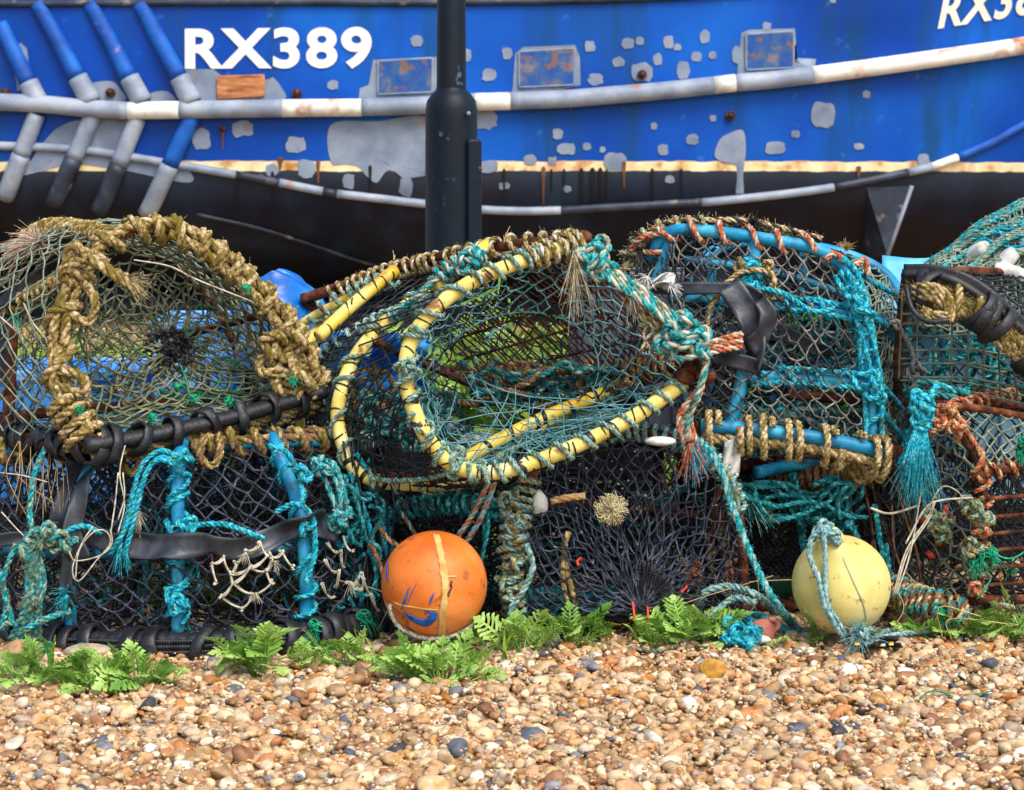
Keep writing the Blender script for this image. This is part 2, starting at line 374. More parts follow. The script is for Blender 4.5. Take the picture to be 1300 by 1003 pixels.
# ------------------------------------------------------------------ setting: ground sheet, shingle, grass
def ground():
    m=mat('shingle ground',[(92,70,46),(150,118,80),(196,164,120)],55,.9,.8,70,.2,dist=.01,detail=8)
    mb=MB(); xs=np.concatenate([-np.geomspace(400,1.6,26),np.linspace(-1.5,1.5,16),np.geomspace(1.6,400,26)]); ys=np.concatenate([np.linspace(-20,2,6),np.linspace(2.3,6,20),np.geomspace(6.3,900,34)])
    X,Y=np.meshgrid(xs,ys,indexing='ij'); Z=-.012+sn(np.stack([X,Y,0*X],-1).reshape(-1,3),.8,3).reshape(X.shape)*.006
    G=np.stack([X,Y,Z],-1); i=np.arange(len(xs)-1)[:,None]; j=np.arange(len(ys)-1)[None]; m_=len(ys)
    mb.add(G,np.stack([i*m_+j,(i+1)*m_+j,(i+1)*m_+j+1,i*m_+j+1],-1).reshape(-1,4))
    o=mb.build('ground',m); o['kind']='structure'
ground()
def ico(sub_):
    import bmesh
    bm=bmesh.new(); bmesh.ops.create_icosphere(bm,subdivisions=sub_,radius=1); bm.verts.ensure_lookup_table()
    V=np.array([v.co[:] for v in bm.verts]); Fc=np.array([[v.index for v in f.verts] for f in bm.faces]); bm.free(); return V,Fc
PAL=np.array([lin(c)[:3] for c in [(206,170,124),(192,148,98),(224,204,172),(168,120,78),(192,160,118),(216,188,150),(142,98,66),(134,134,138),(92,96,106),(240,230,210),(214,166,116),(192,150,104),(62,64,72),(226,196,150),(196,128,70),(172,150,124)]])
PAL=(PAL*.95+PAL.mean(1,keepdims=True)*.05)*.93
PW=np.array([12,9,9,5,11,12,3,2.6,1.5,3,10,9,.7,11,5,4.]); PW/=PW.sum()
def shapes(sub_,k,seed):
    r=np.random.RandomState(seed); V,Fc=ico(sub_); out=[]
    for q in range(k):
        v=V.copy()
        for c in range(r.randint(3,8)):
            n=unit(r.randn(3)); h=r.uniform(.5,.82); d=v@n; v=v-np.maximum(0,d-h)[:,None]*n*.97
        v=v*(1+.08*sn(v,2.4,q+seed))[:,None]
        out.append(v*np.array([1,r.uniform(.66,.95),r.uniform(.45,.75)]))
    return out,Fc
def pebbles(mb,X,Y,Z,S,sub_,seed,k=14):
    r=np.random.RandomState(seed); sh,Fc=shapes(sub_,k,seed); sh=np.array(sh); n=len(X)
    a=r.rand(n)*2*PI; t=r.randn(n)*.3; t2=r.randn(n)*.3
    ca,sa,ct,st,cu,su=np.cos(a),np.sin(a),np.cos(t),np.sin(t),np.cos(t2),np.sin(t2)
    Vv=sh[r.randint(0,k,n)]*S[:,None,None]
    x,y,z=Vv[...,0],Vv[...,1],Vv[...,2]
    y,z=y*ct[:,None]-z*st[:,None],y*st[:,None]+z*ct[:,None]
    x,z=x*cu[:,None]-z*su[:,None],x*su[:,None]+z*cu[:,None]
    x,y=x*ca[:,None]-y*sa[:,None],x*sa[:,None]+y*ca[:,None]
    P=np.stack([x+X[:,None],y+Y[:,None],z+Z[:,None]],-1)
    c=PAL[r.choice(len(PAL),n,p=PW)]*(.72+.42*r.rand(n,1))*.95; C=np.concatenate([c,np.ones((n,1))],1)
    m=P.shape[1]
    mb.add(P.reshape(-1,3),(np.arange(n)[:,None,None]*m+Fc[None]).reshape(-1,3),0,np.repeat(C,m,axis=0))
def shingle():
    r=np.random.RandomState(11); mb=MB()
    n=13000; Y=2.72+(4.0-2.72)*r.rand(n)**.95; X=(r.rand(n)*2-1)*(.53*Y/2.0+.12)
    S=np.exp(r.randn(n)*.40)*.0100; S=np.clip(S,.0045,.021); Z=r.rand(n)*.012-.008+sn(np.stack([X,Y,0*X],1),5,8)*.006
    pebbles(mb,X,Y,Z,S,2,21)
    n=9000; Y=3.95+(5.6-3.95)*r.rand(n)**1.5; X=(r.rand(n)*2-1)*1.7; S=np.clip(np.exp(r.randn(n)*.35)*.0115,.006,.024); Z=r.rand(n)*.012-.008
    pebbles(mb,X,Y,Z,S,1,22)
    n=5000; s=np.sign(r.rand(n)-.5); Y=2.7+2.2*r.rand(n); X=s*(.9+1.5*r.rand(n)); S=np.clip(np.exp(r.randn(n)*.35)*.014,.006,.026); Z=r.rand(n)*.012-.008
    pebbles(mb,X,Y,Z,S,1,23)
    n=5000; Y=5.4+8*r.rand(n)**1.6; X=(r.rand(n)*2-1)*(2.0+Y*.15); S=np.clip(np.exp(r.randn(n)*.35)*.02,.01,.04); Z=r.rand(n)*.012-.008
    pebbles(mb,X,Y,Z,S,1,24)
    n=6500; Y=2.72+(4.05-2.72)*r.rand(n); X=(r.rand(n)*2-1)*(.53*Y/2.0+.12)
    S=.0028+.0034*r.rand(n)**2; Z=r.rand(n)*.012+.002+sn(np.stack([X,Y,0*X],1),5,8)*.006
    pebbles(mb,X,Y,Z,S,1,25)
    n=60; Y=2.75+1.1*r.rand(n); X=(r.rand(n)*2-1)*(.53*Y/2.0+.1); S=.018+.010*r.rand(n); Z=.002+0*Y
    pebbles(mb,X,Y,Z,S,3,26,10)
    o=mb.build('shingle',M['peb']); o['kind']='stuff'; o['label']='loose tan brown and grey beach pebbles in front of the pots'; o['category']='shingle'
shingle()
def blades(mb,P,h,w,seed,lean=.35,mis=(0,)):
    r=np.random.RandomState(seed); n=len(P); a=r.rand(n)*2*PI; D=np.stack([np.cos(a),np.sin(a),0*a],1); Sd=np.stack([-np.sin(a),np.cos(a),0*a],1)
    h=h*(.5+r.rand(n)); ln=lean*r.rand(n)*1.6; rows=[]
    for t in (0,.35,.7,1.0):
        c=P+np.array([0,0,1])*(h*t*(1-.25*ln*t))[:,None]+D*(h*ln*t*t)[:,None]; ww=(w*(1-t**1.5)*.5+.0004)
        rows+= [c-Sd*ww,c+Sd*ww]
    V=np.stack(rows,1); Fo=np.array([[0,1,3,2],[2,3,5,4],[4,5,7,6]])
    mb.add(V.reshape(-1,3),(np.arange(n)[:,None,None]*8+Fo[None]).reshape(-1,4),np.repeat(r.choice(mis,n),3))
def grass():
    r=np.random.RandomState(5); mb=MB(); n=16000
    Y=4.75+5.5*r.rand(n)**1.3; X=(r.rand(n)*2-1)*(1.3+Y*.12); c=sn(np.stack([X,Y,0*X],1),2.2,9); k=c>-.35; X,Y=X[k],Y[k]
    blades(mb,np.stack([X,Y,0*X-.01],1),.2,.012,6,.5,(0,0,1,2))
    o=mb.build('grass',[M['gras'],M['leaf'],M['leafd']]); o['kind']='stuff'; o['label']='rough bright green grass growing behind the stacked pots'; o['category']='grass'
grass()
# ------------------------------------------------------------------ the blue fishing boat behind
YC=14.75; BM=1.75
def bowx(z): return 5.0+.55*np.clip(z,0,3)
def hb(x,z):
    """half breadth of the hull"""
    x=np.asarray(x,float); z=np.asarray(z,float)
    xb=bowx(z); u=np.clip((x-.2)/(xb-.2),0,1); pl=1-u**(2.1+.35*np.clip(z,0,2.5))
    us=np.clip((-1.2-x)/4.0,0,1); pl=pl*(1-.16*us**2)
    zb=.12+.5*us**1.6+.10*np.clip(u,0,1)**3
    t=np.clip((1.02-z)/(1.02-zb),0,1); sec=(1-t**2.0*.99)**.62
    return BM*pl*sec*(1+.035*(z-1.0)*(z>1))+.0
def hull(x,z): return YC-hb(x,z)
def HP(px,py,off=.006):
    """photo pixel to a point on the hull side"""
    d=13.0
    for _ in range(14):
        x=(px-650)/F*d; z=CH-(py-HOR)/F*d; d=.5*d+.5*float(hull(x,z))
    return np.array([x,float(hull(x,z))-off,z])
def paint(name,base,alt,rust_amt=.62):
    return None
def hullmat():
    m=bpy.data.materials.new('hull paint'); m.use_nodes=True; nt=m.node_tree; N=nt.nodes; L=nt.links; b=N['Principled BSDF']
    tc=N.new('ShaderNodeTexCoord'); sp=N.new('ShaderNodeSeparateXYZ'); L.new(tc.outputs['Object'],sp.inputs[0])
    def noise(sc,det,st=None):
        n=N.new('ShaderNodeTexNoise'); n.inputs['Scale'].default_value=sc; n.inputs['Detail'].default_value=det
        if st:
            mp=N.new('ShaderNodeMapping'); mp.inputs['Scale'].default_value=st; L.new(tc.outputs['Object'],mp.inputs[0]); L.new(mp.outputs[0],n.inputs['Vector'])
        else: L.new(tc.outputs['Object'],n.inputs['Vector'])
        return n.outputs['Fac']
    def ramp(src,ps):
        r=N.new('ShaderNodeValToRGB'); e=r.color_ramp.elements
        while len(e)<len(ps): e.new(.5)
        for k,(p,c) in enumerate(ps): e[k].position=p; e[k].color=c if len(c)==4 else lin(c)
        L.new(src,r.inputs[0]); return r.outputs[0]
    def mix(f,a,c):
        x=N.new('ShaderNodeMix'); x.data_type='RGBA'
        if isinstance(f,float): x.inputs[0].default_value=f
        else: L.new(f,x.inputs[0])
        L.new(a,x.inputs[6]) if not isinstance(a,tuple) else setattr(x.inputs[6],'default_value',a)
        L.new(c,x.inputs[7]) if not isinstance(c,tuple) else setattr(x.inputs[7],'default_value',c)
        return x.outputs[2]
    def rng(src,a,c,lo=0.,hi=1.):
        r=N.new('ShaderNodeMapRange'); r.inputs[1].default_value=a; r.inputs[2].default_value=c; r.inputs[3].default_value=lo; r.inputs[4].default_value=hi; L.new(src,r.inputs[0]); return r.outputs[0]
    big=noise(.9,6); streak=noise(3,6,(1.6,1.6,.16)); fine=noise(9,9); zz=sp.outputs['Z']
    wob=N.new('ShaderNodeMath'); wob.operation='MULTIPLY_ADD'; L.new(fine,wob.inputs[0]); wob.inputs[1].default_value=.03; L.new(zz,wob.inputs[2]); wz=wob.outputs[0]
    blue=ramp(big,[(.3,(0,52,138)),(.5,(0,70,168)),(.7,(2,94,192))])
    blue=mix(rng(streak,.5,.68,0,.7),blue,lin((16,66,100)))
    blue=mix(rng(fine,.66,.74,0,.5),blue,lin((60,120,200)))
    blk=ramp(streak,[(.3,(6,16,34)),(.5,(14,27,50)),(.7,(28,46,68))])
    blk=mix(rng(big,.5,.64,0,.6),blk,lin((34,24,28)))
    blk=mix(rng(zz,.66,.9,0,.6),blk,lin((52,62,74)))
    crm=ramp(fine,[(.3,(176,118,58)),(.46,(226,206,156)),(.7,(238,228,190))])
    crm=mix(rng(streak,.56,.68,0,.75),crm,lin((186,106,44)))
    c=mix(rng(wz,.903,.908),blk,crm); c=mix(rng(wz,.964,.969),c,blue)
    L.new(c,b.inputs['Base Color']); b.inputs['Specular IOR Level'].default_value=.22
    L.new(rng(big,.3,.7,.34,.6),b.inputs['Roughness'])
    bp=N.new('ShaderNodeBump'); bp.inputs['Strength'].default_value=.25; bp.inputs['Distance'].default_value=.02; L.new(noise(1.6,4),bp.inputs['Height']); L.new(bp.outputs[0],b.inputs['Normal'])
    return m
M['primer']=mat('grey primer',[(104,118,138),(124,138,158),(142,154,170)],5,.6,.15,30,.3,spots=((140,116,96),7,.66,.1))
M['rgrey']=mat('grey painted rail',[(112,124,142),(134,146,164),(156,166,178)],5,.5,.2,30,.4,spots=((156,110,76),6,.64,.1))
M['rwhite']=mat('white painted rail',[(190,192,188),(222,222,212),(232,232,226)],5,.5,.2,30,.4,spots=((164,96,48),6,.55,.14))
M['rdark']=mat('dark painted rail',[(26,34,46),(40,50,66),(60,72,88)],5,.5,.2,30,.4,spots=((120,110,100),9,.62,.1))
M['rblue']=mat('blue painted rail',[(0,58,138),(0,78,168),(8,98,186)],5,.65,.2,30,.4,spots=((140,130,140),9,.66,.1))
M['port']=mat('rusty blue port cover',[(24,76,150),(52,90,140),(120,112,120)],9,.6,.4,40,.3,stops=[.4,.55,.66],spots=((122,90,76),14,.56,.1))
M['wood']=mat('varnished wood cover',[(140,84,48),(176,114,70),(200,144,98)],8,.5,.3,60,.3,stretch=(1,1,6),spots=((110,70,50),10,.62,.1))
M['letter']=mat('white lettering',[(214,218,220),(230,232,230),(236,238,236)],6,.5,.1,40,.4,spots=((170,180,190),11,.66,.08))
M['letterc']=mat('cream lettering',[(206,204,184),(226,222,204),(234,232,220)],6,.5,.1,40,.4)
M['timber']=mat('weathered timber',[(48,42,36),(86,74,60),(120,104,84)],8,.9,.6,60,.2,stretch=(.4,3,3))
def boat():
    root=thing('fishing_boat',(1.0,YC,.1),'large blue and black fishing boat with grey primer patches laid up behind the pots','boat')
    hm=hullmat(); mb=MB()
    xs=np.concatenate([np.linspace(-5.4,2,60),np.linspace(2.1,6.7,60)]); zs=np.concatenate([np.linspace(.1,1.0,26),np.linspace(1.04,2.6,24)])
    for sgn in (-1,1):
        X,Z=np.meshgrid(xs,zs,indexing='ij'); Zk=np.maximum(Z,.0); H=hb(X,Zk); Y=YC+sgn*H
        G=np.stack([X,Y,Zk],-1); i=np.arange(len(xs)-1)[:,None]; j=np.arange(len(zs)-1)[None]; m_=len(zs)
        f=np.stack([i*m_+j,(i+1)*m_+j,(i+1)*m_+j+1,i*m_+j+1],-1).reshape(-1,4); mb.add(G,f if sgn<0 else f[:,::-1])
    # transom and deck
    z=zs; A=np.stack([0*z-5.4,YC-hb(-5.4,z),z],1); Bq=np.stack([0*z-5.4,YC+hb(-5.4,z),z],1); n=len(z)
    k=np.arange(n-1)[:,None]; mb.add(np.vstack([A,Bq]),np.concatenate([k,k+1,k+1+n,k+n],1))
    zz=np.full(len(xs),2.35); A=np.stack([xs,YC-hb(xs,zz),zz],1); Bq=np.stack([xs,YC+hb(xs,zz),zz],1); n=len(xs); k=np.arange(n-1)[:,None]
    mb.add(np.vstack([A,Bq]),np.concatenate([k,k+1,k+1+n,k+n],1))
    h=mb.build('hull',hm,root); 
    def rail(name,pts,r,m,off=.0,oval=1.0):
        P=np.array([HP(x,y,0) for x,y in pts]); P=resample(catmull(P,sub_=8),.05); P[:,1]-=off
        q=MB(); tube(q,P,r,14,0); return q.build(name,m,root)
    R=.056
    top=[(-300,118),(-150,124),(-40,128),(0,130),(60,133),(110,138),(165,141),(230,140),(300,139),(360,138),(460,137),(545,134),(603,130),(648,129),(720,126),(780,121),(840,116),(905,109),(932,106),(980,102),(1030,96),(1100,87),(1200,73),(1300,58),(1420,34),(1560,2)]
    def seg(a,b): 
        c=[p for p in top if a<p[0]<b]; f=lambda x: (x,float(np.interp(x,[p[0] for p in top],[p[1] for p in top])))
        return [f(a)]+c+[f(b)]
    for a,b,m in ((-300,165,'rgrey'),(165,230,'rwhite'),(230,360,'rgrey'),(360,460,'rwhite'),(460,603,'rgrey'),(603,648,'rwhite'),(648,905,'rgrey'),(905,932,'rwhite'),(932,1030,'rgrey'),(1030,1560,'rwhite')):
        o=rail('rub_rail',seg(a,b),R,M[m],.06)
    rail('cap_rail',[(-300,4),(0,5),(300,3),(600,3),(900,-6),(1200,-34),(1400,-60)],.022,M['rdark'],.01)
    for a,m in (([(-260,176),(-40,183),(0,185),(100,190),(200,205),(300,222)],'rgrey'),([(300,222),(355,232)],'rdark'),([(355,232),(410,243)],'rgrey'),([(410,243),(428,246)],'rdark'),([(428,246),(480,252),(541,259)],'rgrey'),
                ([(608,266),(660,268),(712,267)],'rgrey'),([(712,267),(780,263),(890,257)],'rdark'),([(890,257),(915,255),(1000,246),(1058,238)],'rgrey'),([(1058,238),(1100,230),(1152,219)],'rdark'),([(1152,219),(1182,212)],'rgrey'),([(1182,212),(1215,200)],'rwhite'),([(1215,200),(1260,180),(1300,158),(1380,118)],'rblue')):
        rail('lower_rail',a,.027,M[m],.012)
    # slanted sponson tubes at the stern
    for k,(a,b) in enumerate([((-62,30),(-16,130)),((0,30),(50,130)),((48,5),(117,130)),((115,5),(182,130)),((178,5),(245,130))]):
        n=9; pts=[(a[0]+(b[0]-a[0])*t,a[1]+(b[1]-a[1])*t) for t in np.linspace(0,1,n)]; P=np.array([HP(x,y,0) for x,y in pts]); P[:,1]-=np.linspace(.0,.04,n)
        q=MB(); tube(q,resample(P[:7],n=12),np.linspace(.048,.056,12),14); q.build('fender_tube',M['rblue'],root)
        q=MB(); tube(q,resample(P[6:],n=6),np.linspace(.062,.066,6),14); q.build('fender_tube',M['rgrey'],root)
    for k,(a,b) in enumerate([((-20,145),(-58,250)),((48,145),(8,250)),((120,145),(70,258)),((176,150),(128,268)),((245,148),(188,272))]):
        n=9; pts=[(a[0]+(b[0]-a[0])*t,a[1]+(b[1]-a[1])*t) for t in np.linspace(0,1,n)]; P=np.array([HP(x,y,0) for x,y in pts]); P[:,1]=np.minimum(P[:,1]-.03,13.1)
        q=MB(); tube(q,resample(P[:5],n=8),.055,14); q.build('lower_tube',M['rblue' if k==4 else 'rgrey'],root)
        q=MB(); tube(q,resample(P[4:],n=8),.058,14); q.build('lower_tube',M['rgrey' if k in(1,4) else 'rdark'],root)
    # decals
    def decal(outline,m,name,off=.006,closed=True):
        O=catmull(np.array([[x,y,0.] for x,y in outline]),True,6)[:-1] if closed else np.array([[x,y,0.] for x,y in outline])
        c=O.mean(0); V=[HP(c[0],c[1],off)]; n=len(O)
        for f in (.34,.67,1): V+=[HP(c[0]+(p[0]-c[0])*f,c[1]+(p[1]-c[1])*f,off) for p in O]
        i=np.arange(n); i2=(i+1)%n; q=MB()
        q.add(V,[np.stack([0*i,1+i,1+i2],1),np.stack([1+i,1+n+i,1+n+i2,1+i2],1),np.stack([1+n+i,1+2*n+i,1+2*n+i2,1+n+i2],1)]); return q.build(name,m,root)
    r=np.random.RandomState(3)
    def blob(cx,cy,w,h,off=.006):
        n=18; a=np.linspace(0,2*PI,n,endpoint=False)+r.rand(); e=.66; w*=r.uniform(.9,1.15); h*=r.uniform(.9,1.1)
        pts=[(cx+w/2*np.sign(math.cos(t))*abs(math.cos(t))**e*(1+r.randn()*.085),cy+h/2*np.sign(math.sin(t))*abs(math.sin(t))**e*(1+r.randn()*.085)) for t in a]
        decal(pts,M['primer'],'primer_patch',off)
    for b in [(256,177,22,28),(376,184,23,21),(529,52,15,14),(423,108,13,12),(308,164,30,20),(345,216,16,14),(389,214,20,22),(443,230,15,20),(516,237,16,24),(592,70,12,16),(621,95,18,16),(644,68,12,16),(620,212,26,18),(749,59,13,14),(797,55,15,14),(785,79,13,12),(849,53,12,15),(835,76,13,14),(867,89,17,20),(895,47,14,15),(884,72,14,12),(756,101,20,14),(815,92,24,22),(708,170,13,14),(719,189,22,14),(673,203,14,14),(701,204,10,10),(781,205,28,22),(842,190,13,15),(879,177,15,14),(984,188,26,15),(1045,146,31,32),(935,70,12,20),(973,33,11,12),(1172,204,14,18),(1057,0,8,8),(937,281,16,14),(720,240,10,9),(28,86,16,60),(613,152,32,26),(812,52,9,10),(860,60,8,9),(905,70,10,10),(775,120,12,9),(745,186,9,9),(765,190,8,8),(830,160,9,9),(905,150,8,8),(1010,170,10,9),(1090,186,12,9),(690,90,9,9),(560,60,9,9),(336,108,8,8),(240,140,14,8),(330,226,12,9),(640,236,14,9),(850,228,10,9),(1100,120,9,9)]: blob(*b)
    decal([(421,158),(480,154),(545,150),(546,215),(544,222),(512,226),(505,216),(490,218),(478,232),(464,222),(456,212),(440,208),(420,205)],M['primer'],'primer_patch',.005)
    decal([(232,92),(262,88),(275,92),(278,122),(345,122),(345,98),(358,112),(359,127),(300,130),(235,128)],M['primer'],'primer_patch',.005)
    decal([(455,128),(457,112),(468,108),(474,76),(560,72),(560,128)],M['primer'],'primer_patch',.005,False)
    decal([(30,222),(70,165),(120,150),(180,150),(170,195),(230,208),(240,232),(150,215),(60,205)],M['primer'],'primer_patch',.005)
    decal([(112,108),(140,103),(152,112),(158,128),(108,128)],M['primer'],'primer_patch',.005)
    decal([(185,128),(192,118),(212,116),(222,128)],M['primer'],'primer_patch',.005)
    decal([(651,112),(654,68),(664,60),(730,57),(736,72),(737,108),(700,118),(648,122)],M['primer'],'primer_patch',.005,False)
    decal([(936,90),(941,42),(950,38),(1009,36),(1012,76),(1036,75),(1034,88),(1000,100),(938,104)],M['primer'],'primer_patch',.005,False)
    decal([(908,200),(912,180),(924,170),(944,167),(945,205),(930,208)],M['primer'],'primer_patch',.007)
    decal([(935,200),(945,200),(944,246),(934,246)],M['primer'],'primer_patch',.008,False)
    # freeing ports
    for (x0,y0,x1,y1,m) in ((277,98,335,125,'wood'),(480,76,549,120,'port'),(659,64,729,111,'port'),(947,42,1007,89,'port')):
        tl,tr,br,bl=[HP(x,y,.014) for x,y in ((x0,y0+ (2 if m!='wood' else 0)),(x1,y0-2),(x1,y1-3),(x0,y1))]
        q=MB(); c=[tl,tr,br,bl]; 
        u,v=np.meshgrid(np.linspace(0,1,6),np.linspace(0,1,6),indexing='ij'); u=u[...,None]; v=v[...,None]
        sheet(q,(tl*(1-u)+tr*u)*(1-v)+(bl*(1-u)+br*u)*v,.012); pc=sub(q.build('freeing_port',M[m],root,False))
        q=MB(); P=resample(np.array(c+[c[0]]),.02); tube(q,P,.008,8); q.build('frame',M['primer'] if m!='wood' else M['wood'],pc)
    # small fittings
    for (x,y,s) in ((377,119,.03),(283,163,.02),(927,147,.03),(815,95,.03),(141,118,.03),(8,118,.03),(251,161,.015)):
        p=HP(x,y,.0); q=MB(); tube(q,np.array([p,p-[0,.035,0]]),s,10); tube(q,np.array([p-[0,.035,0],p-[0,.05,0]]),s*.5,8,1); q.build('drain_fitting',[M['rust'],M['blkc']],root)
    dk=mat('black run',[(6,8,12),(14,18,24)],9,.5,.1); rn=mat('rust run',[(70,46,36),(124,80,56)],9,.8,.2)
    rr=np.random.RandomState(8)
    for (x,y0,y1,w,m_) in ((738,216,262,5,dk),(752,216,270,6,dk),(762,216,272,5,dk),(770,217,258,3,dk),(716,216,250,3,dk),(828,216,256,4,dk),(700,216,240,3,dk),(865,216,246,3,dk),(640,216,244,4,dk),(792,206,236,5,rn),(470,212,250,4,dk),(300,218,250,5,dk),(346,220,262,4,dk),(690,214,262,5,rn),(560,96,118,4,rn),(668,118,136,4,rn),(724,116,140,4,rn),(958,92,104,4,rn),(1000,92,108,5,rn),(1090,212,226,6,rn),(1052,92,104,7,rn),(283,166,188,4,rn),(378,126,150,3,rn),(404,205,230,5,rn),(356,200,216,7,rn)):
        P=[(x-w/2,y0),(x+w/2,y0),(x+w*.32,y0+(y1-y0)*.5),(x+w*.2+rr.randn()*.6,y1),(x-w*.15,y1+2),(x-w*.36,y0+(y1-y0)*.45)]; decal(P,m_,'paint_run',.009)
    # keel, bilge fin, rubbing strakes on the bottom
    q=MB(); box(q,(0,YC,.07),(9.6,.16,.2),bev=.02); q.build('keel',M['rdark'],root)
    P=np.array([HP(1157,236,0),HP(1112,322,0),HP(1090,330,0),HP(1100,238,0)]); q=MB(); A=P.copy(); A[0,1]-=.02; A[1,1]-=.42; A[2,1]-=.05; Bq=A+np.array([.02,.06,0])
    q.add(np.vstack([A,Bq]),[np.array([[0,1,2,3],[7,6,5,4],[0,4,5,1],[1,5,6,2],[2,6,7,3],[3,7,4,0]])]); q.build('bilge_fin',M['rdark'],root,False)
    q=MB(); tube(q,np.array([A[0],A[1]]),.014,8); q.build('fin_edge',M['rgrey'],root)
    q=MB(); P=np.array([HP(x,y,0) for x,y in ((250,272),(330,290),(400,312),(470,335),(560,352))]); P[:,1]-=.01; tube(q,resample(catmull(P),.05),.012,8); q.build('bilge_strake',M['rdark'],root)
    # registration letters
    def letters(txt,px0,px1,pyb,pyt,m,shear,rise,off):
        cu=bpy.data.curves.new('reg','FONT'); cu.body=txt; cu.size=1; cu.offset=off; cu.shear=shear; cu.space_character=1.12; cu.resolution_u=6; cu.fill_mode='FRONT'
        ob=bpy.data.objects.new('reg',cu); col.objects.link(ob); dg=bpy.context.evaluated_depsgraph_get(); me=bpy.data.meshes.new_from_object(ob.evaluated_get(dg))
        V=np.empty(len(me.vertices)*3); me.vertices.foreach_get('co',V); V=V.reshape(-1,3); fs=[list(p.vertices) for p in me.polygons]
        bpy.data.objects.remove(ob); bpy.data.curves.remove(cu); bpy.data.meshes.remove(me)
        a,b_=V[:,0].min(),V[:,0].max(); c,d=V[:,1].min(),V[:,1].max(); X=px0+(V[:,0]-a)/(b_-a)*(px1-px0); Yp=pyb-(V[:,1]-c)/(d-c)*(pyb-pyt)-(X-px0)*rise
        Q=np.array([HP(x,y,.009) for x,y in zip(X,Yp)]); q=MB(); q.add(Q,[np.array([f]) for f in fs]); q.build('registration_number',m,root,False)
    letters('RX389',235,472,89,36,M['letter'],0,.008,.034)
    letters('RX389',1190,1345,38,-8,M['letterc'],.25,.16,.03)
    # deck house out of frame
    q=MB(); box(q,(-3.0,YC,3.1),(2.2,1.9,1.5),bev=.06); q.build('wheelhouse',M['rwhite'],root,False)
    q=MB(); P=np.array([[x,YC-float(hb(x,2.6)),2.62] for x in np.linspace(-5.3,6.2,60)]); tube(q,P,.03,8); q.build('gunwale',M['rwhite'],root)
boat()
tm=None
for k,x in enumerate((-3.6,-1.2,1.3,3.7)):
    q=MB(); box(q,(x,YC,-.02),(.28,3.0,.1),bev=.01); o=q.build('timber_block',M['timber'],None,False); recentre(o,[x,YC,-.07])
    tag(o,['dark timber bearer under the stern of the boat','dark timber bearer under the boat left of the lamp post','dark timber bearer under the boat right of the lamp post','dark timber bearer under the bow of the boat'][k],'timber','timber bearers under the boat')
def lamp():
    d=5.6; x=(573-650)/F*d; root=thing('lamp_post',(x,d,0),'dark blue green painted steel lamp post standing behind the pots','lamp post')
    m=mat('dark post paint',[(5,16,28),(8,23,38),(14,36,54)],6,.5,.3,30,.25,coat=0,stretch=(1,1,.2),spots=((70,96,110),22,.66,.06))
    s=d/F; zt=lambda py: CH-(py-HOR)*s
    q=MB(); prof=[(33*s,0),(33*s,zt(152)),(33*s,zt(140)),(31*s,zt(128)),(25*s,zt(119)),(20*s,zt(115)),(19.5*s,zt(112))]; revolve(q,prof,40,(x,d,0)); q.build('base_shaft',m,root)
    q=MB(); revolve(q,[(18.8*s,zt(114)),(18*s,zt(-40)),(12*s,4.6)],36,(x,d,0)); q.build('upper_shaft',m,root)
    q=MB(); a=math.radians(-12); box(q,(x+math.cos(a)*30*s,d+math.sin(a)*30*s,(zt(192)+.1)/2+.03),(18*s,.11,zt(192)-.1),rz=0,bev=.006); dr=sub(q.build('access_door',m,root,False))
    q=MB(); tube(q,np.array([[x+36*s,d-.06,zt(215)],[x+36*s,d-.068,zt(215)]]),.008,8); q.build('lock',M['rust'],dr)
    q=MB(); tube(q,catmull([[x,d,4.55],[x,d,4.9],[x+.15,d,5.15],[x+.5,d,5.25]]),.03,12); q.build('bracket',m,root)
    q=MB(); box(q,(x+.7,d,5.25),(.5,.2,.09),bev=.03); q.build('lantern',M['gry'],root,False)
    for p in ((595,144),): 
        q=MB(); c=W(p[0],p[1],d-.062); tube(q,np.array([c,c-[0,.008,0]]),.006,8); q.build('bolt',M['primer'],root)
lamp()
# ------------------------------------------------------------------ lobster pots
BARH=.009
def pipe(root,name,pts,r,m,closed=False,smooth=True,nb=0,sides=12):
    P=catmull(pts,closed) if smooth else np.asarray(pts,float)
    q=MB(); tube(q,resample(P,.012),r,sides,0); return q.build(name,m if isinstance(m,list) else [m],root)
def part(root,name,mats,fn):
    q=MB(); fn(q); return q.build(name,mats,root)

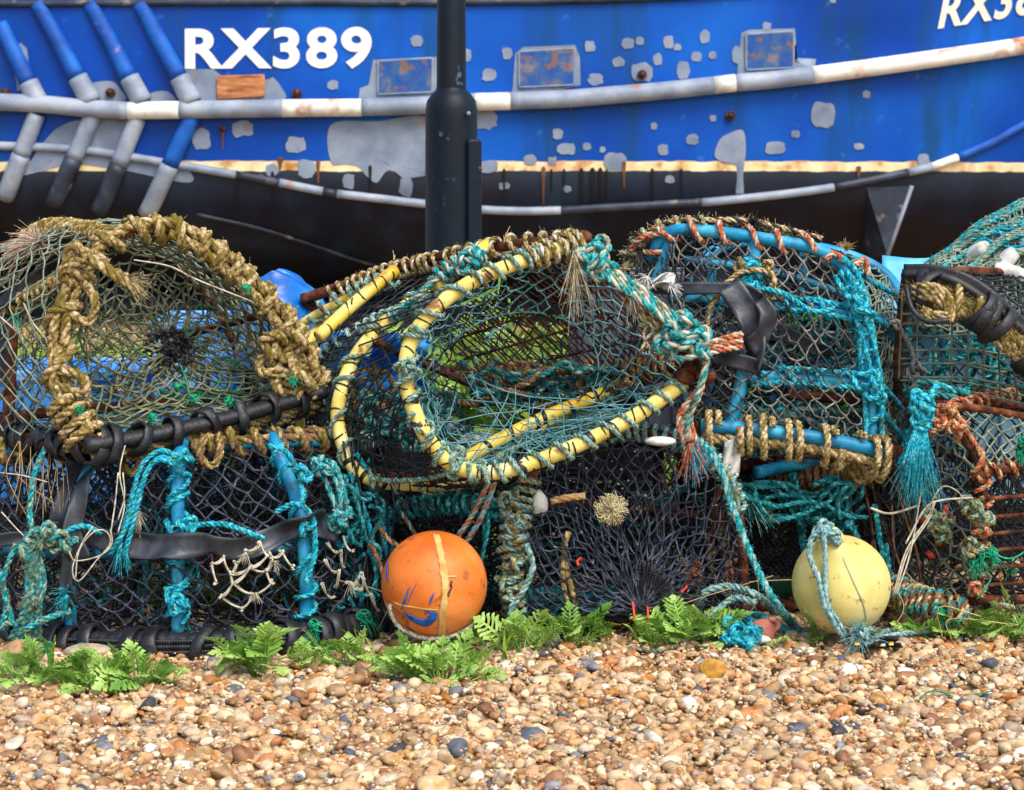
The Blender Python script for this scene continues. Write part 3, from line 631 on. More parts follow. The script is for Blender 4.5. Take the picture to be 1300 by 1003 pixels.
# ---- upper left pot: tan rope lashed hoop, rubber wrapped base bar
def pot_upper_left():
    root=thing('lobster_pot',tuple(W(200,575,4.1)),'olive netted pot lashed in thick tan rope, on top of the left stack','lobster pot')
    A=Cv(WL([(112,566,3.86),(82,500,3.88),(74,440,3.9),(88,375,3.93),(122,322,3.97),(160,296,4.0),(205,290,4.02),(252,308,4.04),(306,350,4.07),(350,396,4.1),(384,452,4.13),(408,506,4.15)]))
    Bk=Cv(WL([(-110,540,4.15),(-130,470,4.2),(-115,400,4.25),(-70,350,4.3),(-10,318,4.36),(60,300,4.4),(130,298,4.44),(200,320,4.47),(250,360,4.5),(290,420,4.5),(310,470,4.5),(320,500,4.5)]))
    base=Cv(WL([(112,566,3.86),(180,556,3.92),(290,532,4.02),(412,498,4.15)]))
    lbase=Cv(WL([(112,568,3.86),(50,560,3.95),(-40,540,4.1),(-110,530,4.18)]))
    for nm,c,r in (('hoop',A,.010),('hoop',Bk,.010)): pipe(root,nm,c.P,r,M['rust'],smooth=False)
    q=MB(); tube(q,base.P,.013,8); tube(q,lbase.P,.013,8); tube(q,resample(WL([(320,500,4.5),(412,500,4.16)]),.02),.011,8); tube(q,resample(WL([(-110,540,4.2),(320,500,4.5)]),.02),.011,8); q.build('base_frame',M['rust'],root)
    pipe(root,'side_bar',WL([(208,432,4.3),(270,416,4.25),(340,398,4.12),(362,392,4.1)]),.008,M['rust'])
    # thick tan lashings
    q=MB(); t=(0,1,0)
    rope(q,A.part(0,.13),.0125,t); rope(q,A.part(.0,.16)+[.012,-.012,.002],.0115,t)
    rope(q,A.part(.13,.34)+[-.008,-.015,0],.0125,t); rope(q,A.part(.2,.36)+[.014,-.01,0],.011,t)
    coil(q,A.part(.33,.74),.012,.0125,.044,t,.5,fz=60); rope(q,A.part(.36,.98)+[.006,-.008,.012],.0125,t)
    rope(q,A.part(.55,.95)+[-.008,-.02,-.004],.0115,t)
    coil(q,A.part(.74,.99),.013,.0125,.05,t,.5,fz=60); fuzz(q,A.part(.0,.9)+[0,-.015,0],.014,900,.012,(0,))
    coil(q,A.part(.0,.09),.024,.011,.022,t,.2)
    coil(q,A.part(.10,.33),.016,.011,.085,t,.6)
    rope(q,catmull(WL([(112,352,3.93),(85,340,3.9),(92,312,3.9),(118,330,3.9),(150,352,3.88),(178,372,3.87)])),.0115,t)
    rope(q,catmull(WL([(96,362,3.92),(78,345,3.9),(104,330,3.9),(130,338,3.9),(160,352,3.88)])),.0115,t)
    rope(q,catmull(WL([(100,352,3.93),(120,380,3.9),(112,410,3.9),(86,400,3.9),(82,440,3.89)])),.0115,t)
    fray(q,W(160,356,3.88),(1,-.3,-.1),.05,70,.4,.0007,(1,),.3)
    for k,(x,y) in enumerate(((352,438),(372,432),(345,455),(384,462),(368,478),(388,486))): knot(q,W(x,y,4.07+.012*(k%2)),.0115,t,k+4)
    rope(q,catmull(WL([(118,545,3.84),(75,505,3.86),(68,470,3.87),(80,440,3.88)])),.012,t)
    rope(q,catmull(WL([(72,490,3.86),(106,500,3.85),(104,478,3.85),(76,470,3.87)])),.011,t)
    rope(q,base.part(.02,.98)+[0,-.016,-.017],.0115,t); rope(q,base.part(.15,.95)+[0,-.004,-.03],.0105,t)
    q.build('rope_lashing',[M['tan'],M['tan2']],root)
    # side rope lashing towards the back
    q=MB(); lon=Cv(WL([(108,345,3.94),(70,360,4.02),(20,388,4.12),(-40,425,4.22),(-100,460,4.25)])); tube(q,lon.P,.008,8,2)
    coil(q,lon.part(0,1),.008,.0075,.024,(0,1,0),.4,fz=40); rope(q,lon.P+[0,-.014,.008],.007,(0,1,0))
    lo2=Cv(WL([(140,300,4.0),(110,292,4.1),(62,290,4.3),(30,306,4.38)])); coil(q,lo2.part(0,1),.008,.007,.026,(0,1,0),.4); rope(q,lo2.P,.008,(0,1,1))
    q.build('rope_lashing',[M['tan'],M['tan2'],M['rust']],root)
    q=MB(); fray(q,W(52,312,4.2),(-.3,-.3,.6),.075,200,.7,.0008,(0,1,0),.35); fray(q,W(30,318,4.2),(-1,-.2,.1),.05,80,.5,.0007,(0,1),.4); q.build('frayed_end',[mat('pink frayed rope',[(168,130,118),(206,176,160),(226,208,192)],60,.9,.2),M['tan2']],root)
    # nets
    ctr=W(216,442,4.12)
    def rim(u): return np.where((u<.72)[:,None],A(u/.72),base(1-(u-.72)/.28))
    q=MB(); net(q,polar(rim,ctr,.62,.05,(0,.10,0)),58,15,.0024,jit=.0045,seed=4,drop=.06); q.build('netting',M['neto'],root)
    q=MB(); net(q,loft(A,Bk,(0,-.02,.02)),40,18,.0017,jit=.003,seed=5); q.build('netting',M['netw'],root)
    q=MB(); net(q,loft(A,Bk,(0,.02,-.02)),30,18,.002,jit=.006,seed=15,drop=.15)
    net(q,quad(W(-110,540,4.2),W(320,500,4.5),W(250,350,4.5),W(-60,350,4.3)),26,14,.002,jit=.005,seed=6)
    net(q,loft(base,Cv(WL([(-100,545,4.2),(50,530,4.35),(200,515,4.45),(320,505,4.5)]))),24,12,.002,seed=7); q.build('netting',M['neto'],root)
    q=MB(); 
    for k in range(26):
        p=ctr+rs.randn(3)*[.010,.012,.012]; knot(q,p,.0028,(0,0,0),k)
    net(q,polar(Cv(np.array([ctr+np.array([.05*math.cos(a),-.015,.045*math.sin(a)]) for a in np.linspace(0,2*PI,20)]),False),ctr+[0,.02,0],1.,.1),26,6,.0026,jit=.003,seed=12); q.build('net_gather',M['netk'],root)
    # fine tangled mass inside
    q=MB()
    for k in range(15): 
        P=walk(W(170+rs.randn()*70,450,4.25+rs.rand()*.12),[.34,.2,.2],1.6,seed=70+k); tube(q,resample(P,.012),.0013,3,k%2)
    q.build('tangled_line',[M['neto'],mat('moss',[(60,62,28),(104,100,50),(140,132,80)],60,.9,.5)],root)
    q=MB()
    for k in range(5):
        P=walk(W(150+k*50,500-k*10,4.3),[.2,.12,.12],.8,seed=170+k); rope(q,P,.005,(k%3,)*3)
    q.build('tangled_rope',[M['grn'],M['tan2'],M['emer']],root)
    # rubber straps
    q=MB()
    tube(q,resample(base.P,.012)+[0,-.030,.004],.0195,12,0,oval=.8)
    for u in (.1,.2,.34,.48,.62,.74,.87): band(q,Cv(base.P+[0,-.022,0]),u,.030,.022,.004,0,.5)
    for u in np.linspace(.02,.95,22): band(q,lbase,u,.026,.02,.005,0,.6)
    band(q,base,.03,.036,.03,.005,0,.6)
    q.build('rubber_wrap',M['rub'],root)
    q=MB(); strip(q,WL([(128,300,4.02),(100,322,4.05),(60,345,4.08),(20,375,4.1),(-30,400,4.15)]),.03,.004,(1,0,1),0,.006,[0,.8,2.,3,3.6],seed=8); q.build('rubber_strap',M['rub'],root)
    q=MB(); strip(q,WL([(8,400,4.12),(0,450,4.1),(14,500,4.05),(20,545,3.98)]),.034,.005,(1,0,0),0,.006,[0,.6,1.4,2],seed=9); tube(q,resample(WL([(16,420,4.1),(10,540,4.0)]),.02),.012,8,1); q.build('rubber_strap',[M['rub'],M['rust']],root)
    q=MB()
    for pts in ([(170,330,3.9),(215,338,3.9),(250,355,3.9),(320,383,3.95)],[(30,385,3.95),(42,410,3.93),(58,430,3.9),(70,452,3.9)],[(0,402,4),(20,420,3.97),(30,432,3.95)]): q=MB(); tube(q,resample(catmull(WL(pts)),.01),.0016,5); q.build('twine_end',M['cream'],root)
    for (x,y,d) in ((312,365,4.0),(18,404,4.0),(225,490,3.95),(192,530,3.9),(290,508,3.97),(372,484,4.0),(100,520,3.84),(245,505,3.96)):
        q=MB()
        for k in range(5): tube(q,resample(knotpath(W(x,y,d),.008,k+int(x)),n=26),.0014,4)
        fray(q,W(x,y,d),(.5,-.5,0),.025,10,.8,.0010); q.build('green_twine',M['emer'],root)
    q=MB(); tube(q,resample(catmull(WL([(228,462,4.0),(236,480,3.98),(240,500,3.96)])),.01),.0015,4)
    q.build('green_twine',M['emer'],root)
pot_upper_left()

# ---- lower left pot: turquoise pipe hoops, black net
def pot_lower_left():
    root=thing('lobster_pot',tuple(W(240,800,4.05)),'low black netted pot with turquoise pipe hoops, under the tan rope pot','lobster pot')
    fr=[(-70,[(-70,795,3.95),(-72,700,3.93),(-60,600,3.96),(-40,556,4.02)]),
        (88,[(90,800,3.9),(90,700,3.89),(110,600,3.92),(150,556,3.99)]),
        (225,[(226,802,3.86),(226,700,3.86),(226,610,3.88),(232,560,3.95)]),
        (388,[(388,792,3.88),(388,720,3.87),(378,640,3.9),(348,560,3.96)]),
        (480,[(500,770,4.1),(494,700,4.06),(474,620,4.08),(432,556,4.12)])]
    hoops=[]
    for k,(x,pts) in enumerate(fr):
        p=list(pts); l=p[-1]; sh=30 if k<4 else -20
        p+= [(l[0]+sh*.4,l[1]-6,l[2]+.15),(l[0]+sh*.2,l[1]+6,l[2]+.32),(l[0]+sh*.1,l[1]+90,l[2]+.4),(l[0]+sh*.1,l[1]+175,l[2]+.4)]
        c=Cv(WL(p)); hoops.append(c); pipe(root,'hoop',c.P,.0125 if k in(2,3) else .0115,M['blue'],smooth=False)
    topc=Cv(WL([(-60,572,4.0),(100,570,3.99),(232,566,3.98),(348,560,3.98),(432,560,4.1)]))
    pipe(root,'top_bar',topc.P,.0125,M['blue'],smooth=False)
    mid=Cv(WL([(-60,690,3.95),(92,700,3.9),(226,694,3.87),(388,690,3.89),(480,680,4.05)]))
    pipe(root,'side_bar',mid.P+[0,.03,-.01],.010,M['blue'],smooth=False)
    pipe(root,'side_bar',WL([(88,600,3.98),(160,590,4.2),(150,700,4.3)]),.010,M['blue'])
    pipe(root,'side_bar',WL([(180,585,4.3),(186,680,4.3),(180,760,4.28)]),.011,M['blue'])
    q=MB(); coil(q,topc.part(.2,.52),.012,.0105,.05,(0,0,1),.5,fz=40); rope(q,topc.part(.15,.95)+[0,-.010,.006],.011,(0,1,0)); coil(q,topc.part(.52,.98),.013,.0105,.040,(0,0,1),.5,fz=40)
    coil(q,topc.part(.0,.2),.014,.0115,.028,(0,1,0),.3)
    for k,(x,y) in enumerate(((130,590),(170,600),(270,592))):
        rope(q,catmull(WL([(x-10,552,3.94),(x-16,y-12,3.92),(x,y,3.91),(x+10,y-20,3.92),(x+8,552,3.95)])),.010,(0,1,0))
    q.build('rope_lashing',[M['tan'],M['brwn']],root)
    def front(u): return (1-u)
    bot=Cv(WL([(-70,800,3.95),(90,803,3.9),(226,806,3.86),(388,797,3.88),(500,775,4.1)]))
    botb=Cv(WL([(-70,760,4.35),(90,755,4.38),(226,752,4.4),(388,752,4.42),(470,750,4.45)]))
    topb=Cv(WL([(-60,560,4.35),(100,556,4.35),(232,554,4.38),(348,556,4.4),(420,560,4.42)]))
    q=MB(); net(q,loft(bot,mid,(0,-.008,0)),40,8,.0023,jit=.007,seed=31,drop=.06,sag=.2); net(q,loft(mid,topc,(0,-.01,0)),40,10,.0024,jit=.005,seed=32,drop=.02,sag=.15)
    net(q,loft(bot,topc,(0,.03,0)),40,16,.0022,jit=.010,seed=131,drop=.4,sag=.3); q.build('netting',M['netb'],root)
    q=MB(); net(q,loft(botb,topb),52,16,.0022,jit=.005,seed=33); net(q,loft(topc,topb),52,12,.0022,seed=34); net(q,loft(bot,botb),52,14,.0022,seed=35)
    e0=Cv(fr5:=WL([(500,775,4.1),(494,700,4.07),(474,620,4.08),(432,556,4.12)])); e1=Cv(WL([(388,795,3.89),(388,700,3.88),(376,620,3.92),(348,556,3.97)]))
    net(q,loft(e1,e0,(0,-.01,0)),22,10,.0021,jit=.004,seed=36); net(q,loft(e0,Cv(WL([(470,750,4.45),(468,690,4.45),(450,610,4.44),(420,560,4.42)]))),22,12,.0022,seed=37)
    q.build('netting',M['netk'],root)
    # inner net wall and funnel
    q=MB(); 
    for xx,sd in ((140,41),(310,42)):
        c=W(xx,690,4.2); ring=Cv(np.array([c+[ .02*math.sin(a),.17*math.sin(a),.20*math.cos(a)] for a in np.linspace(0,2*PI,30)]),False)
        net(q,polar(ring,c+[.08,0,0],.8,.1),40,8,.0019,jit=.004,seed=sd)
    q.build('inner_net',M['netk'],root)
    q=MB()
    for k in range(44):
        P=walk(W(-10+rs.rand()*500,690,4.0+rs.rand()*.35),[.3,.22,.33],1.5,seed=200+k); tube(q,resample(P,.012),.0015,3,0)
    for k in range(26):        # bunched net at the left end and right end
        x=150*rs.rand()-10 if k%2 else 430+rs.rand()*60; tube(q,resample(catmull(WL([(x,560,4.0),(x+rs.randn()*12,640,3.97+rs.rand()*.06),(x+rs.randn()*14,720,3.95+rs.rand()*.06),(x+rs.randn()*10,795,3.95)])),.02),.0022,4)
    q.build('tangled_line',M['netk'],root)
    # base wrapped in strips of bicycle tyre
    q=MB(); bb=Cv(WL([(-80,800,4.0),(20,812,3.94),(100,818,3.87),(240,820,3.80),(340,812,3.81),(430,802,3.88),(505,786,4.05)])); P=resample(bb.P,.006); n=len(P)
    tube(q,P,.027+.003*sn(P,20,3)+.0014*np.sin(np.arange(n)*1.9),16)
    for u in (.04,.10,.17,.21,.27,.30,.34,.43,.47,.56,.62,.70,.76,.79,.86,.93): band(q,bb,u,.031,.022+.012*rs.rand(),.006,0,.4)
    # raised tread blocks
    for k in range(90):
        u=.3+.45*k/90; p=bb(np.array([u]))[0]
        for s_ in (-1,0,1): box(q,p+[0,-.0265,.010*s_+.004],(.007,.006,.006),rz=.5*(s_ or .4))
    q.build('rubber_wrap',M['rub'],root)
    for k,(x,d) in enumerate(((88,4.05),(388,4.15))): pipe(root,'base_bar',np.array([bb([.28 if k==0 else .8])[0],W(x,752,4.42)]),.012,M['rust'],smooth=False)
    q=MB(); tube(q,botb.P,.014,8); q.build('base_bar',M['rub'],root)
    # sheet rubber strips
    q=MB(); strip(q,WL([(150,578,3.95),(118,600,3.9),(100,640,3.87),(92,680,3.86),(104,712,3.86)]),.036,.003,(1,0,.4),0,.008,[0,.4,-.3,.2],seed=11)
    q.build('rubber_strap',M['rubs'],root); q=MB(); strip(q,WL([(98,590,3.95),(78,640,3.9),(66,690,3.9)]),.024,.003,(1,0,.4),0,.006,seed=12); q.build('rubber_strap',M['rubs'],root)
    q=MB(); strip(q,WL([(92,672,3.86),(140,690,3.85),(200,694,3.83),(262,690,3.82),(310,696,3.83),(350,680,3.84),(395,662,3.85),(425,672,3.92)]),.046,.003,(0,0,1),0,.017,[0,.55,-.3,.4,-.5,.3,0],seed=13); q.build('rubber_strap',M['rubs'],root)
    q=MB(); strip(q,WL([(88,700,3.86),(84,740,3.86),(92,770,3.86)]),.026,.003,(1,0,0),0,.006,seed=14); q.build('rubber_strap',M['rubs'],root); q=MB(); strip(q,WL([(-20,690,3.9),(20,684,3.9),(60,690,3.9)]),.034,.003,(0,0,1),0,.006,seed=15); q.build('rubber_strap',M['rubs'],root)
    # turquoise / teal lashings
    q=MB(); tt=(0,1,0)
    c=hoops[2]
    coil(q,Cv(WL([(226,800,3.86),(226,700,3.86),(226,620,3.88),(232,575,3.93)])).part(0,1),.0135,.0058,.045,tt,.6); coil(q,Cv(WL([(226,790,3.86),(226,700,3.86),(226,600,3.88)])).part(0,1),.0145,.0056,.06,tt,.6)
    coil(q,Cv(WL([(388,790,3.88),(388,720,3.87),(378,640,3.9),(352,570,3.95)])).part(0,1),.0135,.0056,.05,tt,.6)
    coil(q,Cv(WL([(500,770,4.1),(494,700,4.06),(474,620,4.08),(436,560,4.12)])).part(0,1),.013,.006,.05,tt,.6)
    for pts in ([(232,586,3.84),(205,572,3.84),(180,592,3.84),(165,640,3.84),(150,700,3.84)],[(232,592,3.84),(206,580,3.84),(186,600,3.83),(172,650,3.83),(158,706,3.84)],[(228,590,3.84),(196,586,3.83),(178,620,3.83),(160,668,3.83),(140,704,3.84)],
                [(240,668,3.83),(280,665,3.81),(310,674,3.81),(335,684,3.83)],[(210,660,3.85),(222,685,3.83),(238,704,3.83)],[(60,690,3.85),(100,668,3.85),(130,678,3.86)],
                [(340,565,3.9),(365,575,3.89),(382,610,3.86),(384,640,3.85)],[(350,650,3.86),(375,640,3.85),(395,655,3.85),(400,700,3.85),(388,740,3.84)],
                [(445,600,4.0),(466,660,3.98),(478,720,4.0),(470,780,4.0)],[(452,575,4.0),(474,615,4.0),(488,690,4.0),(496,740,4.02)],[(212,745,3.84),(214,765,3.83),(232,775,3.83),(240,768,3.84)]): rope(q,catmull(WL(pts)),.006,tt)
    for k,(x,y,d) in enumerate(((232,582,3.84),(388,668,3.85),(238,668,3.83),(226,768,3.83),(384,600,3.86))): knot(q,W(x,y,d),.0062,tt,k)
    fray(q,W(152,690,3.84),(-.05,0,-1),.045,26,.15,.0016,(0,1)); fray(q,W(160,700,3.84),(.05,0,-1),.03,20,.15,.0014,(0,1)); fray(q,W(84,752,3.84),(-.6,-.3,.6),.03,40,.5,.001,(0,1)); fray(q,W(86,756,3.84),(-.4,-.3,-.6),.035,40,.5,.001,(0,1))
    q.build('rope_lashing',[M['turq'],M['teal']],root)
    q=MB(); 
    for k,pts in enumerate(([(400,590,3.95),(420,600,3.93),(432,630,3.92),(428,660,3.92)],[(395,588,3.95),(412,608,3.93),(425,640,3.92),(436,662,3.92),(428,676,3.9)],[(404,584,3.95),(426,592,3.93),(440,640,3.92)])): rope(q,catmull(WL(pts)),.0065,(0,0,1))
    for k,(x,y,d) in enumerate(((404,590,3.93),(414,596,3.92),(428,662,3.9),(436,652,3.92))): knot(q,W(x,y,d),.0062,(0,0,1),k+9)
    q.build('rope_lashing',[M['teal'],M['pteal']],root)
    q=MB()
    for k in range(12): rope(q,walk(W(90+rs.rand()*400,700,4.0+rs.rand()*.15),[.14,.1,.3],.8,seed=2300+k),.0042,(k%2,1,0))
    q.build('tangled_rope',[M['teal2'],M['teal']],root)
    # bunched teal ropes at the left
    q=MB()
    for k in range(6):
        x=rs.randn()*6
        rope(q,catmull(WL([(80+k*4,700-k*3,3.85),(62+x,680+k,3.84),(44+x,688+k*2,3.83),(38+x+k*2,720,3.83),(32+x+k*4,770,3.83),(14+k*7,812,3.86)])),.0075,(k%2,1,0))
    for k,pts in enumerate(([(62,560,3.9),(44,600,3.88),(38,650,3.86),(44,690,3.85)],[(44,690,3.84),(56,740,3.83),(40,790,3.84)],[(-10,700,3.9),(8,760,3.86),(2,800,3.85)],[(-12,800,3.86),(14,790,3.85),(30,800,3.85)],[(20,690,3.86),(4,740,3.85),(16,790,3.85)],[(30,800,3.83),(60,785,3.83),(90,775,3.84)])): rope(q,catmull(WL(pts)),.0068,(0,1,0))
    for k,(x,y) in enumerate(((48,684),(64,678),(36,700),(76,690))): knot(q,W(x,y,3.83),.0072,(1,0,1),k+20)
    fuzz(q,WL([(40,720,3.82),(36,760,3.82),(50,690,3.82)]),.01,160,.02,(1,))
    q.build('rope_bunch',[M['teal'],M['grn']],root)
    # white mended meshes and twine loops
    q=MB(); pts=[(275,740),(268,715),(283,708),(293,728),(300,715),(312,700),(330,690),(340,705),(318,720),(296,740),(280,757),(308,772),(322,755),(345,740),(338,725),(345,708),(358,700),(372,720)]
    pl=[W(x,y,3.815+.01*rs.rand()) for x,y in pts]
    for a,b in ((0,1),(1,2),(2,3),(3,4),(4,5),(5,6),(6,7),(7,8),(8,3),(8,9),(9,10),(10,11),(11,12),(12,13),(13,14),(14,15),(15,16),(16,17),(12,9),(8,14),(9,3)):
        tube(q,hang(pl[a],pl[b],.004,8),.0022,5); 
        if rs.rand()<.6: tube(q,hang(pl[a]+[.001,-.003,.003],pl[b]+[.002,-.003,-.002],.006,8),.0018,5)
    for p in pl: dots(q,p[None]+rs.randn(4,3)*.002,.004)
    for a,b in (((415,690),(432,700)),((432,700),(436,720)),((412,712),(430,725)),((430,725),(425,745)),((408,742),(424,758)),((440,740),(458,728)),((458,728),(470,755)),((470,755),(480,775)),((448,700),(436,682)),((452,748),(462,735))):
        P0,P1=W(*a,3.9),W(*b,3.92); tube(q,hang(P0,P1,.006,8,.003),.0022,5); tube(q,hang(P0+[.003,-.002,.004],P1,.01,8,.004),.0015,4); dots(q,np.array([P0,P1]),.0045)
    for p_ in ((312,702),(350,712),(325,752),(445,738)): fray(q,W(*p_,3.81),(0,-.3,-1),.02,14,.6,.0008)
    q.build('mending_twine',M['cream'],root)
    q=MB()
    for pts in ([(118,668,3.82),(104,690,3.81),(92,722,3.81),(100,738,3.81),(122,712,3.81),(140,690,3.81),(134,674,3.81),(118,676,3.81),(100,700,3.81),(96,735,3.81)],[(140,672,3.82),(142,690,3.81),(128,705,3.81),(96,712,3.81),(88,700,3.81)],[(150,600,3.84),(146,640,3.83),(140,680,3.82)],[(156,600,3.84),(158,630,3.83),(150,660,3.82)],[(0,600,3.9),(30,604,3.88),(60,612,3.87)],[(2,650,3.88),(20,670,3.87),(34,684,3.86)],[(160,560,3.86),(152,600,3.84),(158,640,3.83),(150,676,3.82)]): q=MB(); tube(q,resample(catmull(WL(pts)),.008),.0014,5); q.build('twine_loop',M['cream'],root)
    q=MB(); fray(q,W(172,645,3.86),(.1,0,-1),.035,50,.35,.0007); fray(q,W(168,630,3.86),(-.2,0,-1),.03,30,.4,.0007); q.build('twine_loop',M['cream'],root)
    q=MB()
    for k in range(16):
        x=20+rs.rand()*60; tube(q,resample(catmull(WL([(x,560,3.93),(x+rs.randn()*10,600,3.9),(x+rs.randn()*16,640+30*rs.rand(),3.89)])),.012),.001,3)
    q.build('dry_roots',M['hay'],root)
    for (x,y,d) in ((60,826,3.82),(102,828,3.8),(388,815,3.82),(400,797,3.82),(462,785,3.9)):
        q=MB()
        for k in range(4): tube(q,resample(knotpath(W(x,y,d),.016,k+int(x)),n=30),.0014,4)
        fray(q,W(x,y,d),(rs.randn()*.4,-.4,-.4),.04,26,.6,.0009); q.build('green_twine',M['emer'],root)
pot_lower_left()

# ---- centre pot with yellow pipe hoops, lying tilted
def pot_yellow():
    root=thing('lobster_pot',tuple(W(620,605,4.0)),'tilted lobster pot with pale yellow pipe hoops and fine teal netting','lobster pot')
    A=Cv(WL([(738,306,3.93),(690,322,3.9),(640,340,3.87),(592,362,3.85),(550,394,3.83),(522,432,3.82),(515,476,3.81),(526,522,3.8),(545,560,3.79),(575,590,3.79),(622,600,3.79),(680,586,3.8),(740,562,3.82),(800,532,3.84),(840,506,3.86),(868,486,3.88)]))
    Bm=Cv(WL([(615,318,4.28),(575,345,4.24),(535,375,4.2),(490,408,4.15),(455,448,4.12),(436,490,4.09),(430,530,4.07),(440,570,4.05),(462,602,4.03),(520,612,4.03),(600,606,4.05),(660,560,4.1),(730,520,4.15),(790,488,4.2)]))
    Bb=Cv(WL([(500,343,4.45),(455,375,4.4),(415,405,4.36),(395,430,4.32),(385,470,4.3),(380,520,4.28),(392,570,4.25),(430,600,4.25),(560,600,4.3),(700,560,4.4)]))
    pipe(root,'hoop',A.P,.0142,M['yelp'],smooth=False); pipe(root,'hoop',Bm.P+[0,-.028,0],.0138,M['yelp'],smooth=False); pipe(root,'hoop',Bb.P,.011,M['yel'],smooth=False)
    pipe(root,'side_bar',WL([(502,343,4.26),(468,370,4.22),(438,396,4.19),(404,428,4.15)]),.0135,M['yel']); pipe(root,'side_bar',WL([(620,311,4.12),(585,338,4.06),(553,364,4.0)]),.0135,M['yel'])
    pipe(root,'side_bar',WL([(382,412,4.35),(410,395,4.33),(445,378,4.32)]),.010,M['yel'])
    pipe(root,'bottom_bar',WL([(585,586,3.88),(640,555,3.94),(700,526,4.0),(760,502,4.06),(792,488,4.1)]),.013,M['yel'])
    rb=Cv(WL([(735,303,3.94),(752,320,3.93),(790,358,3.91),(830,405,3.9),(860,440,3.89),(884,462,3.88),(898,482,3.87)]))
    pipe(root,'base_frame',rb.P,.013,M['rust'],smooth=False); pipe(root,'base_frame',WL([(384,380,4.45),(440,362,4.42),(500,342,4.35),(600,318,4.2),(735,304,3.95)]),.012,M['rust'])
    pipe(root,'base_frame',WL([(386,382,4.46),(450,420,4.48),(560,470,4.5),(680,520,4.5)]),.011,M['rust']); pipe(root,'base_frame',WL([(898,482,3.87),(840,500,4.1),(760,515,4.3),(680,520,4.5)]),.012,M['rust'])
    pipe(root,'base_frame',WL([(460,606,4.03),(530,606,3.95),(590,604,3.85)]),.010,M['rust'])
    # lump ends of rusty frame
    q=MB(); 
    for (x,y,d,s) in ((722,306,3.93,.02),(738,303,3.93,.018),(882,466,3.87,.022),(896,476,3.86,.018),(870,478,3.87,.02)):
        V,Fc=ico(2); v=V*(1+.2*sn(V,3,int(x)))[:,None]*s*np.array([1.1,.9,.8]); q.add(v+W(x,y,d),Fc)
    q.build('frame_corner',M['rust'],root)
    # rusty grille (weld mesh) on the far side
    q=MB()
    T0,T1=WL([(535,410,4.20),(742,322,4.05)]); B0,B1=WL([(640,500,4.34),(882,462,4.02)])
    for t in np.linspace(0,1,36): 
        a=T0*(1-t)+T1*t; b=B0*(1-t)+B1*t; tube(q,resample(hang(a,b,-.01+rs.randn()*.003,8),n=6),.0020,5)
    for t in np.linspace(.06,.95,5): a=T0*(1-t)+B0*t; b=T1*(1-t)+B1*t; tube(q,hang(a,b,0,5),.0026,5)
    q.build('grille',M['rust'],root)
    q=MB(); net(q,quad(W(540,560,4.0),W(850,480,4.02),W(735,330,4.08),W(545,400,4.02),(0,.10,0)),26,16,.0017,jit=.007,seed=153,drop=.12,sag=.2); q.build('netting',M['netk'],root)
    # black net round the side
    q=MB(); net(q,loft(Cv(Bm.part(0,.62)),Cv(Bb.part(0,.62)),(0,-.01,.01)),26,11,.0019,diamond=False,jit=.002,seed=51,sag=.05)
    net(q,loft(Cv(A.part(0,.62)),Cv(Bm.part(0,.62)),(0,-.005,0)),24,7,.0016,jit=.003,seed=52)
    for t in np.linspace(.0,1,22):
        a=A([t*.62])[0]; b=Bb([t*.6])[0]; tube(q,hang(a,b,.012,10),.0017,4)
    
    q.build('netting',M['netk'],root)
    q=MB(); net(q,loft(Cv(Bm.part(.35,.8)),Cv(A.part(.35,.8)),(0,-.01,-.01)),30,9,.0019,jit=.003,seed=54)
    net(q,loft(Cv(WL([(462,604,4.02),(590,604,3.82),(700,590,3.82),(860,500,3.88)])),Cv(WL([(430,600,4.3),(560,585,4.35),(700,560,4.35),(840,520,4.2)]))),46,12,.0019,jit=.004,seed=55); q.build('netting',M['netk'],root)
    # entrance funnel of fine teal twine
    q=MB(); base_r=Cv(np.vstack([A.P,rb.P[::-1]]),True,False)
    base_r.P=resample(np.vstack([A.P,rb.P[::-1]]),n=240)
    eye=Cv(np.array([W(655+105*math.cos(a),475+78*math.sin(a)-10*math.cos(a),4.06) for a in np.linspace(-PI*.38,-PI*.38-2*PI*.985,40)]),False)
    fn0=loft(base_r,eye,(0,.03,0))
    net(q,lambda u,v: fn0(u,v),60,9,.0014,jit=.003,seed=56,drop=.06,sag=.2); 
    tube(q,eye.P,.0014,5)
    fn1=loft(Cv(A.part(.45,.95)),Cv(eye.part(.35,.8)),(0,.05,-.03)); net(q,lambda u,v:fn1(u,v),44,10,.0013,jit=.004,seed=57,drop=.05,sag=.3)
    for k in range(34):
        a=A([.45+.5*rs.rand()])[0]; b=W(580+rs.rand()*240,560-rs.rand()*90,3.95+rs.rand()*.1); tube(q,hang(a,b,.012,9,.01,k),.0012,3)
    for k in range(24):
        p=A([.2+.6*rs.rand()])[0]*.55+W(700,470,4.0)*.45; fray(q,p,rs.randn(3),.012,5,.8,.001)
    q.build('entrance_funnel',M['nett'],root)
    # black tape rings
    for u in list(np.linspace(.02,.93,46)+rs.randn(46)*.01): q=MB(); band(q,A,max(0.01,u),.0145,.003+.012*(rs.rand()<.22),.0012,0,.5); q.build('tape_ring',M['blkc'],root)
    for u in list(np.linspace(.05,.62,26)+rs.randn(26)*.01): q=MB(); band(q,Cv(Bm.P+[0,-.028,0]),u,.0141,.003+.006*(rs.rand()<.3),.0013,0,.4); q.build('tape_ring',M['blkc'],root)
    bt=Cv(WL([(585,586,3.88),(640,555,3.94),(700,526,4.0),(760,502,4.06),(792,488,4.1)]))
    for u in (.15,.3,.45,.5,.66,.8): q=MB(); band(q,bt,u,.0132,.009,.0014,0,.4); q.build('tape_ring',M['blkc'],root)
    # lashings
    q=MB(); mm=(0,1,0)
